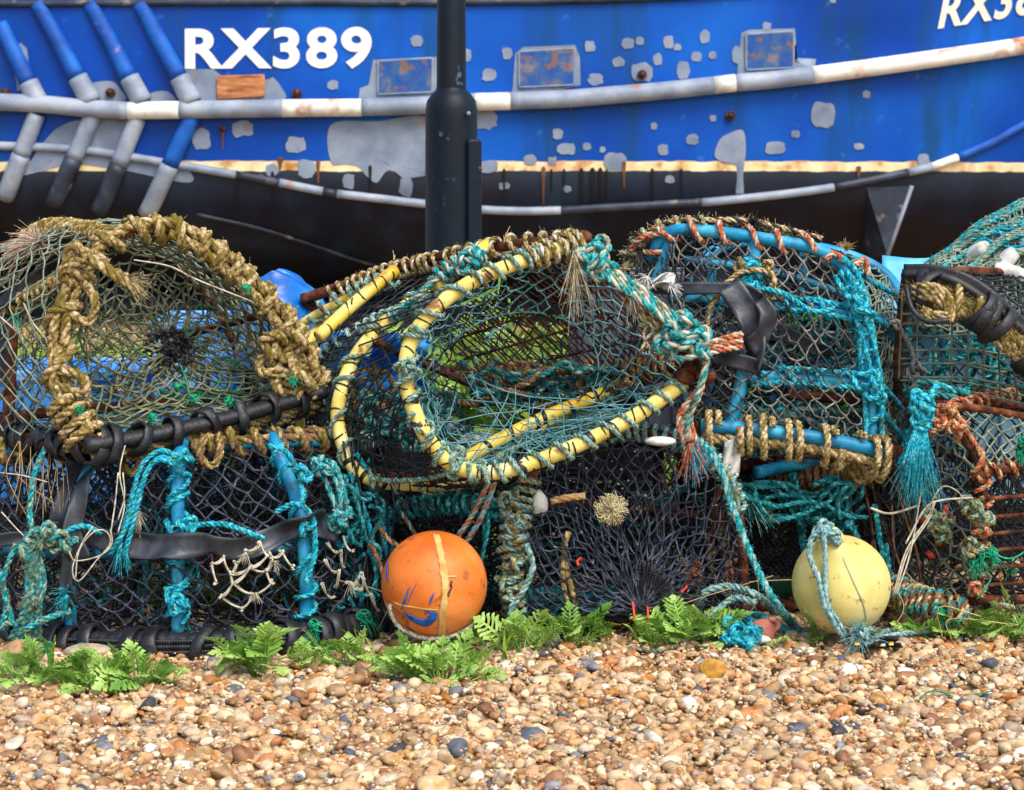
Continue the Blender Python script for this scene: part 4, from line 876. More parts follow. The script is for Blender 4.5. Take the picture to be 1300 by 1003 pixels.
    for a,b in ((0.08,.33),(.33,.45),(.47,.58),(.6,.995)): coil(q,A.part(a,b),.0138,.0055,.038,mm,.7,fz=20)
    coil(q,Bm.part(.1,.66)+[0,-.028,0],.0135,.0048,.06,mm,.7); coil(q,Bm.part(.62,.82)+[0,-.028,0],.012,.005,.03,mm,.4)
    for k,(x,y) in enumerate(((582,596),(578,580),(540,548),(520,470),(462,560),(610,598))): rope(q,knotpath(W(x,y,3.79 if x>500 else 4.03),.02,k),.0055,mm)
    rope(q,catmull(WL([(466,606,4.0),(500,610,3.95),(550,606,3.86),(580,590,3.79),(560,560,3.79)])),.0058,mm)
    lo=Cv(WL([(395,402,4.33),(440,378,4.3),(500,352,4.25)])); coil(q,lo.part(0,1),.011,.006,.028,mm,.5)
    mi_=Cv(WL([(400,470,4.27),(425,440,4.22),(470,412,4.17),(500,400,4.12),(560,380,4.0)])); coil(q,mi_.part(0,1),.008,.0062,.024,(0,1,1),.5); tube(q,mi_.P,.006,6,1)
    q.build('rope_lashing',[M['grn'],M['pteal']],root)
    q=MB(); tl=Cv(WL([(395,385,4.42),(450,362,4.4),(500,344,4.33),(560,330,4.25),(640,312,4.1),(700,306,4.0),(735,302,3.94)])); coil(q,tl.part(.05,.72),.012,.0055,.024,(0,1,0),.6,fz=60); coil(q,tl.part(.72,.98),.012,.006,.04,(0,0,1),.6,fz=60)
    coil(q,A.part(.0,.10),.016,.007,.018,(0,1,0),.4,fz=60); fray(q,W(728,318,3.86),(0,-.3,-1),.10,44,.18,.0009,(1,0)); fray(q,W(800,370,3.86),(.4,-.3,-.8),.05,30,.4,.0008,(1,))
    for k in range(4): rope(q,catmull(WL([(790,366+k*5,3.87),(815,386+k*6,3.86),(840,400+k*9,3.86),(852,440+k*5,3.86)])),.0045,(0,1,0))
    for k in range(5): rope(q,walk(W(835,418,3.87),[.07,.03,.08],.3,seed=k+500),.0035,(1,0,1))
    q.build('rope_lashing',[M['tan'],M['cream']],root)
    q=MB()
    for bc in (WL([(502,343,4.26),(468,370,4.22),(438,396,4.19),(404,428,4.15)]),):
        for u in (.08,.2,.27,.42,.55,.62,.8,.9): band(q,Cv(bc),u,.0140,.0035,.0012,0,.8)
    q.build('tape_ring',M['blkc'],root)
    q=MB(); dt=Cv(WL([(505,400,4.05),(530,375,4.0),(560,350,4.0),(590,332,4.0),(612,322,4.02)])); rope(q,dt.P,.008,(0,2,0)); rope(q,dt.P+[.008,-.008,.006],.007,(0,2,1)); coil(q,dt.part(.55,1),.012,.0055,.02,(0,1,0),.4)
    knot(q,W(592,334,3.96),.007,(0,0,1),3); knot(q,W(600,326,3.97),.007,(0,0,1),5)
    # thick teal / white / orange braid along the rusty bar
    br=[(742,318,3.88),(775,345,3.86),(815,372,3.85),(850,400,3.84),(880,420,3.84),(895,424,3.84)]
    for k in range(3): rope(q,catmull(WL([(x,y+k*7-4,d-.004*k) for x,y,d in br])),.0085,(2,0,1) if k<2 else (1,0,0))
    for k,(x,y,d) in enumerate(((750,325,3.87),(765,338,3.86),(860,425,3.83),(872,436,3.83),(884,424,3.83),(850,440,3.84),(870,412,3.83),(888,438,3.83))): knot(q,W(x,y,d),.0085,(0,1,0),k+33)
    for pts in ([(895,430,3.84),(896,460,3.84),(886,500,3.84),(866,540,3.85)],[(898,450,3.83),(890,490,3.83),(878,520,3.84),(870,556,3.85)],[(852,440,3.84),(860,455,3.82),(885,450,3.82),(892,430,3.83)],[(752,310,3.9),(765,300,3.9),(772,316,3.9),(758,326,3.88)]): rope(q,catmull(WL(pts)),.0075,(0,1,2))
    q.build('rope_lashing',[M['teal'],M['cream'],M['grn']],root)
    q=MB()
    for k in range(3): rope(q,catmull(WL([(892,440+k*6,3.9),(915,432+k*6,3.92),(942,424+k*8,3.94)])),.0075,(0,1,0))
    for k in range(4): rope(q,catmull(WL([(868+k*5,560,3.85),(862+k*5,530,3.85),(878+k*3,505,3.85),(892,490,3.86)])),.006,(0,1,0))
    fray(q,W(876,560,3.85),(.1,-.1,-1),.06,80,.25,.001,(0,2)); fray(q,W(884,560,3.85),(.4,-.1,-1),.05,60,.25,.001,(0,2)); q.build('rope_end',[M['oran'],M['cream'],M['turq']],root)
    # ropes lying inside the pot
    q=MB(); ib=Cv(WL([(600,500,4.2),(680,492,4.2),(760,480,4.15),(860,462,4.05)])); coil(q,ib.part(0,1),.016,.0075,.018,(0,1,0),.4); tube(q,ib.P,.014,8,2)
    for k in range(12): rope(q,walk(W(700,485,4.12),[.42,.16,.08],1.1,seed=600+k),.0065,((0,1,0),(3,3,4),(3,4,3))[k%3])
    for k in range(7): rope(q,walk(W(520,530,4.12),[.22,.16,.12],.9,seed=620+k),.006,((3,3,4),(4,3,3))[k%2])
    for k in range(5): rope(q,walk(W(450,520,4.2),[.16,.14,.18],.8,seed=640+k),.006,((1,1,0),(4,4,3))[k%2])
    q.build('tangled_rope',[M['brwn'],M['tan'],M['rust'],M['teal2'],M['grn']],root)
    q=MB(); 
    for k,(x,y,a,b) in enumerate(((610,572,.045,.016),(555,552,.04,.018),(826,452,.014,.012),(838,560,.03,.009))):
        V,Fc=ico(2); q.add(V*np.array([a,.02,b])+W(x,y-(14 if k<2 else 0),4.1 if k<3 else 3.84),Fc)
    q.build('net_float',M['whit'],root)
    q=MB(); fray(q,W(640,308,4.05),(.05,0,1),.045,3,.08,.0012); q.build('dry_stalk',M['hay'],root); q=MB(); fray(q,W(500,330,4.3),(.05,0,1),.03,3,.3,.0012); q.build('dry_stalk',M['hay'],root)
pot_yellow()

# ---- lower centre pot: black net gathered to a point
def pot_lower_centre():
    root=thing('lobster_pot',tuple(W(730,790,4.1)),'low rope bound pot with black net gathered to a point, beneath the yellow hooped pot','lobster pot')
    hp=Cv(WL([(655,788,3.92),(650,720,3.91),(656,655,3.92),(674,606,3.95),(700,575,4.0),(760,556,4.02),(800,548,4.0),(850,556,3.97),(895,576,3.95),(926,612,3.94),(940,670,3.95),(944,730,3.97),(946,780,3.98)]))
    hb_=Cv(WL([(500,770,4.3),(490,700,4.3),(500,630,4.35),(560,600,4.4),(640,575,4.45),(720,560,4.45),(790,556,4.45),(850,570,4.42),(890,600,4.4),(905,650,4.4),(908,700,4.4),(908,740,4.4)]))
    pipe(root,'hoop',hp.P,.010,M['rust'],smooth=False); pipe(root,'hoop',hb_.P,.010,M['rust'],smooth=False)
    pipe(root,'base_bar',WL([(640,790,3.93),(800,792,3.95),(946,784,3.98)]),.011,M['rust']); pipe(root,'base_bar',WL([(500,768,4.3),(700,760,4.35),(908,745,4.4)]),.011,M['rust']); pipe(root,'base_bar',WL([(500,770,4.3),(640,790,3.94)]),.011,M['rust'])
    pipe(root,'cross_bar',WL([(660,642,4.0),(760,640,4.05),(930,660,4.0)]),.009,M['rust'])
    lt=Cv(WL([(500,648,4.1),(560,640,4.05),(610,642,4.0),(650,652,3.95)])); pipe(root,'side_bar',lt.P,.010,M['rust'],smooth=False)
    pipe(root,'side_bar',WL([(500,620,4.2),(505,700,4.18),(515,770,4.15)]),.010,M['rust'])
    q=MB(); ctr=W(812,772,3.9)
    def rim(u): return np.where((u<.86)[:,None],hp(u/.86),WL([(946,780,3.98)])[0]*(1-(u[:,None]-.86)/.14)+WL([(655,788,3.92)])[0]*((u[:,None]-.86)/.14))
    net(q,polar(rim,ctr,.75,.03,(0,-.02,0)),72,15,.0020,jit=.0055,seed=61,drop=.05,sag=.12)
    net(q,polar(rim,ctr+[.01,.05,.02],.85,.03,(0,.10,0)),50,12,.0018,jit=.009,seed=62,drop=.15,sag=.15); q.build('netting',M['netb'],root)
    q=MB(); net(q,loft(hp,hb_,(0,-.01,.01)),50,14,.0022,jit=.005,seed=63,drop=.05); net(q,loft(Cv(WL([(500,770,4.3),(700,762,4.35),(908,745,4.4)])),Cv(WL([(500,630,4.35),(720,565,4.45),(905,620,4.4)]))),40,12,.0022,seed=64)
    net(q,loft(Cv(WL([(500,645,4.1),(505,700,4.15),(515,775,4.15)])),Cv(WL([(655,655,3.93),(650,720,3.92),(655,788,3.93)]))),20,16,.0021,jit=.006,seed=65,drop=.05,sag=.3)
    net(q,loft(Cv(WL([(480,600,4.15),(490,700,4.2),(500,775,4.2)])),Cv(WL([(680,610,3.96),(655,700,3.98),(655,788,3.98)])),(0,.03,0)),20,18,.0019,jit=.009,seed=66,drop=.15,sag=.4); q.build('netting',M['netk'],root)
    q=MB()
    for k in range(40):
        P=walk(W(490+rs.rand()*440,700,4.1+rs.rand()*.3),[.28,.2,.3],1.5,seed=700+k); tube(q,resample(P,.012),.0016,3,0)
    q.build('tangled_line',M['netk'],root)
    q=MB()
    for k in range(16): knot(q,ctr+rs.randn(3)*[.009,.008,.008],.003,(0,0,0),k+50)
    for k in range(24):
        a=rs.rand()*PI; tube(q,hang(ctr,ctr+np.array([math.cos(a)*.07,-.01,math.sin(a)*.09]),.004,8,.004,k),.0021,4)
    q.build('net_gather',M['netk'],root)
    q=MB()
    for k in range(12): rope(q,walk(W(520+rs.rand()*400,690,4.12+rs.rand()*.15),[.18,.1,.26],.8,seed=2400+k),.0045,((0,1,0),(2,2,1))[k%2])
    q.build('tangled_rope',[M['teal2'],M['teal'],M['grn']],root)
    # black tray inside the pot with ribs
    q=MB(); box(q,W(752,650,4.28),(.26,.02,.26),bev=.006)
    for k in range(9): box(q,W(752,600+k*13,4.26),(.25,.016,.010),bev=.003)
    q.build('inner_tray',M['blk'],root,False)
    q=MB(); po=Cv(WL([(674,606,3.94),(656,655,3.92),(650,720,3.91),(655,786,3.92)])); coil(q,po.part(0,1),.011,.0068,.0175,(0,1,0),.35,fz=80); coil(q,po.part(.15,.6),.019,.0062,.02,(0,1,2),.5,fz=40)
    rope(q,catmull(WL([(668,690,3.88),(676,720,3.88),(664,750,3.88),(650,770,3.88),(648,792,3.88)])),.0068,(2,0,2))
    for k in range(6): knot(q,W(652+rs.randn()*5,640+k*24,3.9),.0068,(0,2,1),k+80)
    q.build('rope_lashing',[M['grn'],M['tan'],M['pteal']],root)
    q=MB(); to=hp.part(.36,.80); coil(q,to,.0105,.0062,.017,(0,2,0),.35,fz=60); q.build('rope_lashing',[M['pteal'],M['tan'],M['grn']],root)
    q=MB(); coil(q,lt.part(0,1),.011,.0068,.021,(0,1,0),.4,fz=40); 
    for k,(x,y) in enumerate(((625,648),(640,650),(630,640))): knot(q,W(x,y,3.95),.0068,(0,1,0),k+90)
    rope(q,catmull(WL([(612,650,3.95),(615,690,3.93),(610,720,3.93)])),.004,(0,1,0)); rope(q,catmull(WL([(618,640,3.92),(620,670,3.9),(612,705,3.9)])),.004,(0,1,0))
    q.build('rope_lashing',[M['teal'],M['teal2']],root)
    q=MB(); 
    for pts,m_ in (([(625,600,3.88),(612,630,3.9),(596,660,3.92),(574,690,3.92)],(0,1,2)),([(632,598,3.88),(618,640,3.9),(600,676,3.92),(580,700,3.92)],(0,2,2))): rope(q,catmull(WL(pts)),.006,m_)
    rope(q,catmull(WL([(478,665,3.98),(500,690,3.95),(530,700,3.93),(560,712,3.95)])),.005,(0,1,3)); rope(q,catmull(WL([(470,690,3.95),(484,720,3.93),(488,750,3.92)])),.005,(0,3,3))
    rope(q,catmull(WL([(510,650,4.0),(530,690,3.98),(520,740,4.0)])),.005,(3,3,2))
    q.build('hanging_rope',[M['oran'],M['tan2'],M['pteal'],M['brwn']],root)
    q=MB(); rope(q,catmull(WL([(700,636,3.93),(720,632,3.92),(742,630,3.93)])),.0085,(0,0,0)); V,Fc=ico(2); q.add(V*(1+.15*sn(V,5,3))[:,None]*np.array([.018,.014,.026])+W(684,640,3.93),Fc,1)
    tube(q,resample(catmull(WL([(722,675,3.92),(716,700,3.92),(724,740,3.9),(732,770,3.9)])),.01),.006,7,2); tube(q,resample(catmull(WL([(718,690,3.92),(714,730,3.9),(722,775,3.9)])),.01),.005,7,2); q.build('rope_end',[mat('amber rope',[(160,110,60),(200,156,98),(224,190,140)],60,.8,.4),M['whit'],M['tan']],root)
    for k,pts in enumerate(([(690,780,3.98),(740,752,4.0),(800,760,4.0),(870,776,4.0)],)):
        pass
    q=MB()
    for k in range(9): rope(q,walk(W(740,768,4.05),[.36,.14,.05],1.2,seed=900+k),.0085,((0,1,0),(1,1,0))[k%2])
    for k in range(3): rope(q,walk(W(590,720,4.15),[.2,.14,.14],.8,seed=940+k),.006,((0,1,0),(1,2,0))[k%2])
    q.build('tangled_rope',[M['teal2'],M['teal'],M['brwn']],root)
    q=MB()
    # dried hydroid tuft stuck on the net
    c=W(776,646,3.86)
    for k in range(330):
        d=unit(rs.randn(3)*[1,.55,1]); L=.020+.014*rs.rand(); t=np.linspace(.05,1,7)[:,None]; w=rs.randn(3)*.35; P=c+d*L*t+w*L*np.sin(t*PI)*.55+np.array([0,-.012,0])*(1-t)
        tube(q,P,.0011*(1.1-.5*t[:,0]),4)
    q.build('dried_tuft',M['lich'],root)
    q=MB()
    for (x,y,s) in ((720,596,8),(735,610,7),(780,610,7),(810,570,6),(850,600,8),(800,624,6),(760,584,6),(700,676,5),(750,705,3),(790,690,3),(812,630,6),(690,620,6)):
        for k in range(s): dots(q,(W(x,y,3.98+rs.rand()*.05)+rs.randn(3)*[.012,.004,.016])[None],.0015+.003*rs.rand())
    q.build('white_barnacles',M['whit'],root)
    q=MB()
    for (a,b) in (((806,790),(803,764)),((824,800),(822,770)),((865,752),(872,744)),((735,718),(738,708))): tube(q,hang(W(*a,3.86),W(*b,3.88),.0,6,.004),.0024,5)
    q.build('orange_twine',mat('orange red twine',[(200,50,20),(230,80,40)],50,.6,.1),root)
pot_lower_centre()

# ---- upper right pot: turquoise box frame
def pot_upper_right():
    root=thing('lobster_pot',tuple(W(1000,590,4.2)),'pot with turquoise pipe frame, pale net and orange rope along its top','lobster pot')
    A=Cv(WL([(905,570,4.0),(912,520,4.0),(932,470,4.0),(938,440,4.0)]))
    top=Cv(WL([(828,330,4.12),(838,305,4.1),(862,292,4.08),(920,296,4.05),(985,306,4.03),(1040,318,4.02),(1075,345,4.02),(1092,400,4.01),(1100,460,4.0),(1106,520,3.99),(1108,575,3.98)]))
    bot=Cv(WL([(890,540,3.96),(950,545,3.95),(1010,552,3.94),(1070,562,3.94),(1128,576,3.95)]))
    r=.0125
    pipe(root,'hoop',top.P,r,M['blue'],smooth=False); pipe(root,'base_bar',bot.P,.013,M['blue'],smooth=False)
    pipe(root,'upright',WL([(958,300,4.04),(957,340,4.03),(955,400,4.02),(948,450,4.0),(938,500,3.99),(922,560,3.97)]),r,M['blue']); pipe(root,'upright',WL([(856,296,4.09),(842,330,4.1),(832,380,4.12),(835,460,4.12)]),r,M['blue'])
    m1=Cv(WL([(850,378,4.1),(900,380,4.06),(960,384,4.03),(1030,390,4.01),(1095,402,4.0)])); m2=Cv(WL([(935,480,4.0),(1000,478,4.0),(1060,482,3.99),(1106,486,3.98)]))
    pipe(root,'cross_bar',m1.P,.0115,M['blue'],smooth=False); pipe(root,'cross_bar',m2.P,.0115,M['blue'],smooth=False)
    back=Cv(WL([(870,560,4.4),(868,450,4.42),(880,350,4.45),(930,310,4.48),(1040,315,4.5),(1120,345,4.5),(1150,400,4.48),(1160,480,4.45),(1155,560,4.42)]))
    pipe(root,'hoop',back.P,r,M['blue'],smooth=False)
    pipe(root,'side_bar',WL([(1085,390,4.0),(1130,420,4.2),(1152,470,4.4)]),.011,M['blue']); pipe(root,'side_bar',WL([(980,510,4.2),(1010,505,4.3),(1060,515,4.35)]),.010,M['blue']); pipe(root,'side_bar',WL([(960,600,4.05),(1010,590,4.1),(1050,592,4.12)]),.012,M['blue'])
    pipe(root,'base_bar',WL([(1128,578,3.96),(1150,565,4.2),(1155,560,4.42)]),.012,M['rust']); pipe(root,'base_bar',WL([(890,545,3.97),(875,560,4.2),(870,565,4.42)]),.012,M['rust']); pipe(root,'cross_bar',WL([(1000,500,4.1),(1060,506,4.1),(1110,508,4.1)]),.010,M['rust'])
    for pts in ([(905,330,4.35),(900,430,4.32),(905,545,4.3)],[(1020,320,4.4),(1015,440,4.38),(1030,550,4.3)],[(860,440,4.3),(960,450,4.28),(1090,470,4.25)],[(940,410,4.2),(1000,470,4.22),(1060,540,4.2)],[(870,330,4.3),(980,345,4.3),(1090,380,4.3)]): pipe(root,'inner_bar',WL(pts),.009,M['blue'])
    topl=Cv(top.part(0,.45)); 
    left=Cv(WL([(835,460,4.12),(832,380,4.12),(842,330,4.1),(862,294,4.08)]))
    q=MB()
    rgt=Cv(top.part(.5,1)); 
    f1=loft(Cv(WL([(860,545,4.02),(980,550,3.95),(1106,572,3.96)])),Cv(top.part(.12,.52)),(0,-.02,0))
    net(q,f1,22,22,.0018,jit=.0055,seed=71,drop=.05,sag=.2,knot=2.2); net(q,loft(Cv(WL([(870,550,4.1),(990,555,4.08),(1106,565,4.08)])),Cv(WL([(850,320,4.2),(960,312,4.18),(1070,330,4.16)])),(0,.03,0)),20,20,.0018,jit=.007,seed=171,drop=.15,sag=.2)
    net(q,loft(Cv(WL([(800,430,4.16),(830,460,4.12),(880,560,4.0)])),Cv(WL([(800,320,4.15),(838,305,4.1),(862,292,4.08)])),(0,-.005,0)),20,18,.0018,jit=.003,seed=72); q.build('netting',M['netg'],root)
    q=MB(); rb_=Cv(back.part(.45,1)); net(q,loft(rgt,Cv(rb_(np.linspace(0,1,60))),(0.0,-.012,.01)),40,12,.0021,jit=.004,seed=73); net(q,loft(rgt,Cv(rb_(np.linspace(0,1,60))),(0.01,-.004,.0)),30,10,.0018,jit=.008,seed=74,drop=.1); q.build('netting',M['netw'],root)
    q=MB(); net(q,loft(Cv(top.part(.1,.5)),Cv(back.part(.3,.62)),(0,0,.01)),26,12,.002,jit=.003,seed=75)
    net(q,loft(Cv(WL([(870,560,4.4),(1000,565,4.42),(1155,560,4.42)])),Cv(WL([(880,340,4.45),(1000,312,4.5),(1150,400,4.48)]))),30,22,.002,jit=.004,seed=76)
    net(q,loft(Cv(WL([(795,470,4.4),(800,400,4.4),(810,320,4.4)])),left),18,12,.002,jit=.005,seed=77); net(q,loft(bot,Cv(WL([(870,565,4.42),(1010,570,4.42),(1155,565,4.42)]))),26,12,.002,seed=78)
    q.build('netting',M['netk'],root)
    # inner funnel, black
    q=MB(); ring=Cv(np.array([W(965+75*math.cos(a),440+120*math.sin(a),4.25) for a in np.linspace(0,2*PI,30)])); net(q,polar(ring,W(980,450,4.1),.8,.3),48,8,.002,jit=.004,seed=79); q.build('inner_net',M['netk'],root)
    # shade cloth / plastic pieces held inside
    q=MB(); G=[[W(870+u*100,330+v*60,4.42) +np.array([0,.02*math.sin(u*7+v*3),0]) for v in np.linspace(0,1,12)] for u in np.linspace(0,1,16)]; sheet(q,G,.004); G=[[W(1000+u*90,350+v*70,4.40) +np.array([0,.03*math.sin(u*5+v*4),0]) for v in np.linspace(0,1,12)] for u in np.linspace(0,1,16)]; sheet(q,G,.004)
    G=[[W(940+u*120,440+v*50,4.40) +np.array([0,.03*math.sin(u*8+v*4),0]) for v in np.linspace(0,1,12)] for u in np.linspace(0,1,16)]; sheet(q,G,.004); q.build('inner_sheet',M['blkc'],root)
    q=MB()
    for (x0,x1,y0,y1) in ((985,1030,425,455),(950,1060,488,528),(1035,1075,510,545),(1000,1040,390,420)): net(q,quad(W(x0,y1,4.3),W(x1,y1-6,4.32),W(x1,y0+4,4.34),W(x0,y0,4.3),(0,.03,0)),22,12,.0026,jit=.003,seed=x0,drop=.05)
    q.build('bait_bag',M['lime'],root)
    q=MB()
    for k in range(10): rope(q,walk(W(1000,535,4.15),[.34,.2,.07],1.0,seed=1000+k),.006,((0,1,0),(2,0,2),(3,3,0))[k%3])
    for k in range(5): rope(q,walk(W(1010,460,4.25),[.3,.16,.2],1.0,seed=1020+k),.005,((0,1,0),(3,3,0))[k%2])
    q.build('tangled_rope',[M['teal2'],M['turq'],M['grn'],M['pteal']],root)
    q=MB(); V,Fc=ico(3); q.add(V*(1+.08*sn(V,3,4))[:,None]*np.array([.05,.03,.026])+W(965,545,4.1),Fc); q.add(V*np.array([.035,.03,.03])+W(996,512,4.25),Fc); q.build('grey_float',M['gry'],root)
    # turquoise rope on the frame
    q=MB(); tt=(0,1,0)
    coil(q,m1.part(.28,1),.0125,.0062,.05,tt,.5); rope(q,m1.part(.4,1)+[0,-.018,-.008],.0065,tt); rope(q,m1.part(.45,1)+[0,-.012,.014],.0065,tt); coil(q,m2.part(.1,1),.0125,.0062,.055,tt,.5); rope(q,m2.part(.1,1)+[0,-.018,-.01],.0065,tt); rope(q,m2.part(.3,1)+[0,-.016,.016],.006,tt)
    coil(q,Cv(top.part(.62,1)).part(0,1),.0135,.0064,.045,tt,.6); rope(q,top.part(.5,.98)+[.016,-.014,0],.0065,tt); rope(q,top.part(.55,.98)+[-.014,-.018,0],.0055,tt)
    up=Cv(WL([(957,330,4.03),(955,380,4.02)])); coil(q,up.part(0,1),.0135,.0064,.018,tt,.4)
    for pts in ([(1090,395,3.98),(1120,410,4.05),(1145,430,4.1),(1158,470,4.15)],[(1100,470,3.97),(1130,500,4.05),(1150,530,4.1),(1146,580,4.1)],[(1075,345,4.0),(1090,370,3.97),(1110,440,3.97),(1120,500,4.0),(1118,560,3.97)],[(1060,350,4.0),(1082,390,3.97),(1100,450,3.96),(1120,520,4.0),(1150,560,4.1)],[(1150,430,4.1),(1160,480,4.15),(1152,540,4.15)],[(1140,480,4.1),(1156,520,4.12),(1140,590,4.05)],[(1070,330,4.0),(1110,360,4.1),(1150,380,4.2)],
                [(968,366,3.98),(1000,375,3.96),(1030,395,3.96),(1060,392,3.96)]): rope(q,catmull(WL(pts)),.0062,tt)
    for k,(x,y,d) in enumerate(((1092,385,3.96),(1098,400,3.96),(1106,484,3.96),(1112,500,3.96),(955,345,4.0),(958,368,4.0),(952,356,4.0),(1086,370,3.97),(1145,425,4.1))): knot(q,W(x,y,d),.0064,tt,k+60)
    fray(q,W(1148,372,4.1),(.9,-.2,.1),.05,60,.25,.0014,(0,1)); fray(q,W(1152,382,4.1),(.9,-.2,-.2),.05,60,.25,.0014,(0,1)); fray(q,W(1148,520,4.1),(.3,0,-1),.05,40,.3,.0012,(0,1))
    q.build('rope_lashing',[M['turq'],M['teal']],root)
    q=MB(); coil(q,top.part(.02,.46),.0135,.0066,.055,(0,1,0),.6,fz=20); rope(q,catmull(WL([(800,318,4.12),(815,302,4.1),(840,296,4.08)])),.0066,(0,1,0)); rope(q,catmull(WL([(1048,330,4.0),(1060,322,4.0),(1080,338,4.02),(1098,330,4.05),(1102,350,4.05)])),.007,(0,1,0))
    q.build('rope_lashing',[M['oran'],M['cream']],root)
    q=MB(); le=Cv(WL([(792,345,4.15),(800,318,4.14),(822,298,4.12),(850,286,4.1),(900,284,4.08),(960,288,4.08),(1040,308,4.08)])); rope(q,le.P,.0075,(0,1,2)); rope(q,le.P+[.004,-.01,.008],.0062,(1,1,2)); coil(q,le.part(0,.5),.008,.006,.03,(0,1,1),.5,fz=30)
    fray(q,W(1074,318,4.05),(.1,0,1),.028,90,.5,.0007,(1,)); fuzz(q,le.P,.01,500,.014,(1,)); q.build('rope_lashing',[M['grn'],M['tan2'],M['netk']],root)
    q=MB(); fray(q,W(955,286,4.06),(0,0,1),.03,120,.9,.0009); fray(q,W(940,290,4.06),(-.4,0,1),.02,60,.9,.0009); fray(q,W(805,300,4.12),(-.2,0,1),.015,50,.9,.0008); q.build('frayed_end',M['netk'],root)
    # tan whippings on the base bar
    q=MB(); lower=bot.P+[0,.0,-.022]; rope(q,lower,.0115,(0,1,1)); 
    for a,b in ((.0,.09),(.2,.28),(.30,.37),(.44,.52),(.62,.69),(.72,.75),(.80,.83),(.88,.99)): coil(q,Cv(bot.P+[0,-.002,-.012]).part(a,b),.028,.0082,.0165,(0,1,1),.15,fz=80)
    e=Cv(WL([(1110,585,3.97),(1080,602,4.05),(1030,606,4.12),(980,600,4.15)])); coil(q,e.part(0,.45),.016,.009,.021,(0,1,0),.3); coil(q,e.part(.3,1),.016,.008,.018,(2,2,2),.3)
    rope(q,catmull(WL([(900,400,4.0),(912,372,3.99),(940,346,3.98),(975,345,3.98),(985,362,3.98)])),.006,(1,1,0)); rope(q,catmull(WL([(898,416,4.0),(902,390,3.99),(920,365,3.98)])),.0055,(1,1,0))
    for k,(x,y,d) in enumerate(((975,340,4.0),(982,372,4.0),(940,338,4.0))): knot(q,W(x,y,d),.005,(1,0,1),k+40)
    q.build('rope_lashing',[M['tan'],M['tan2'],M['brwn']],root)
    # rubber straps
    q=MB(); strip(q,WL([(800,362,4.02),(850,366,4.0),(900,366,3.98),(945,368,3.97),(965,380,3.96)]),.026,.003,(0,0,1),0,.004,[0,.15,-.1,.2],seed=21); q.build('rubber_strap',M['rubs'],root)
    q=MB(); strip(q,WL([(925,362,3.965),(945,390,3.955),(955,420,3.95),(958,446,3.955),(955,468,3.96)]),.050,.003,(1,0,.3),0,.009,[0,.5,-.3,.7,1.1],seed=22); strip(q,WL([(965,380,3.95),(975,400,3.945),(968,425,3.95),(950,440,3.955)]),.034,.003,(1,0,.5),0,.006,[0,-.4,.5],seed=23); q.build('rubber_strap',M['rubs'],root)
    q=MB(); strip(q,WL([(905,452,3.98),(940,458,3.96),(968,470,3.96)]),.028,.003,(0,0,1),0,.006,[0,.4],seed=24); q.build('rubber_strap',M['rubs'],root); q=MB(); strip(q,WL([(990,420,4.1),(1030,440,4.1),(1060,445,4.1)]),.03,.003,(0,0,1),0,.006,[0,.4],seed=25); q.build('rubber_strap',M['rubs'],root)
    q=MB(); G=[[W(806+u*52-10*v,354+v*16+6*math.sin(u*6)+3*math.sin(v*9+u*5),3.98+.02*math.sin(u*9+v*6)) for v in np.linspace(0,1,10)] for u in np.linspace(0,1,14)]; sheet(q,G,.002); fray(q,W(822,352,3.96),(-.3,-.2,-.4),.03,60,.8,.0012); fray(q,W(850,362,3.96),(.6,-.2,-.2),.025,40,.6,.0012); q.build('torn_plastic',M['whit'],root); q=MB()
    G=[[W(920+u*22-4*v,556+v*50+3*math.sin(u*6),3.93+.008*math.sin(u*9+v*6)) for v in np.linspace(0,1,10)] for u in np.linspace(0,1,6)]; sheet(q,G,.0015); q.build('torn_plastic',M['whit'],root)
pot_upper_right()

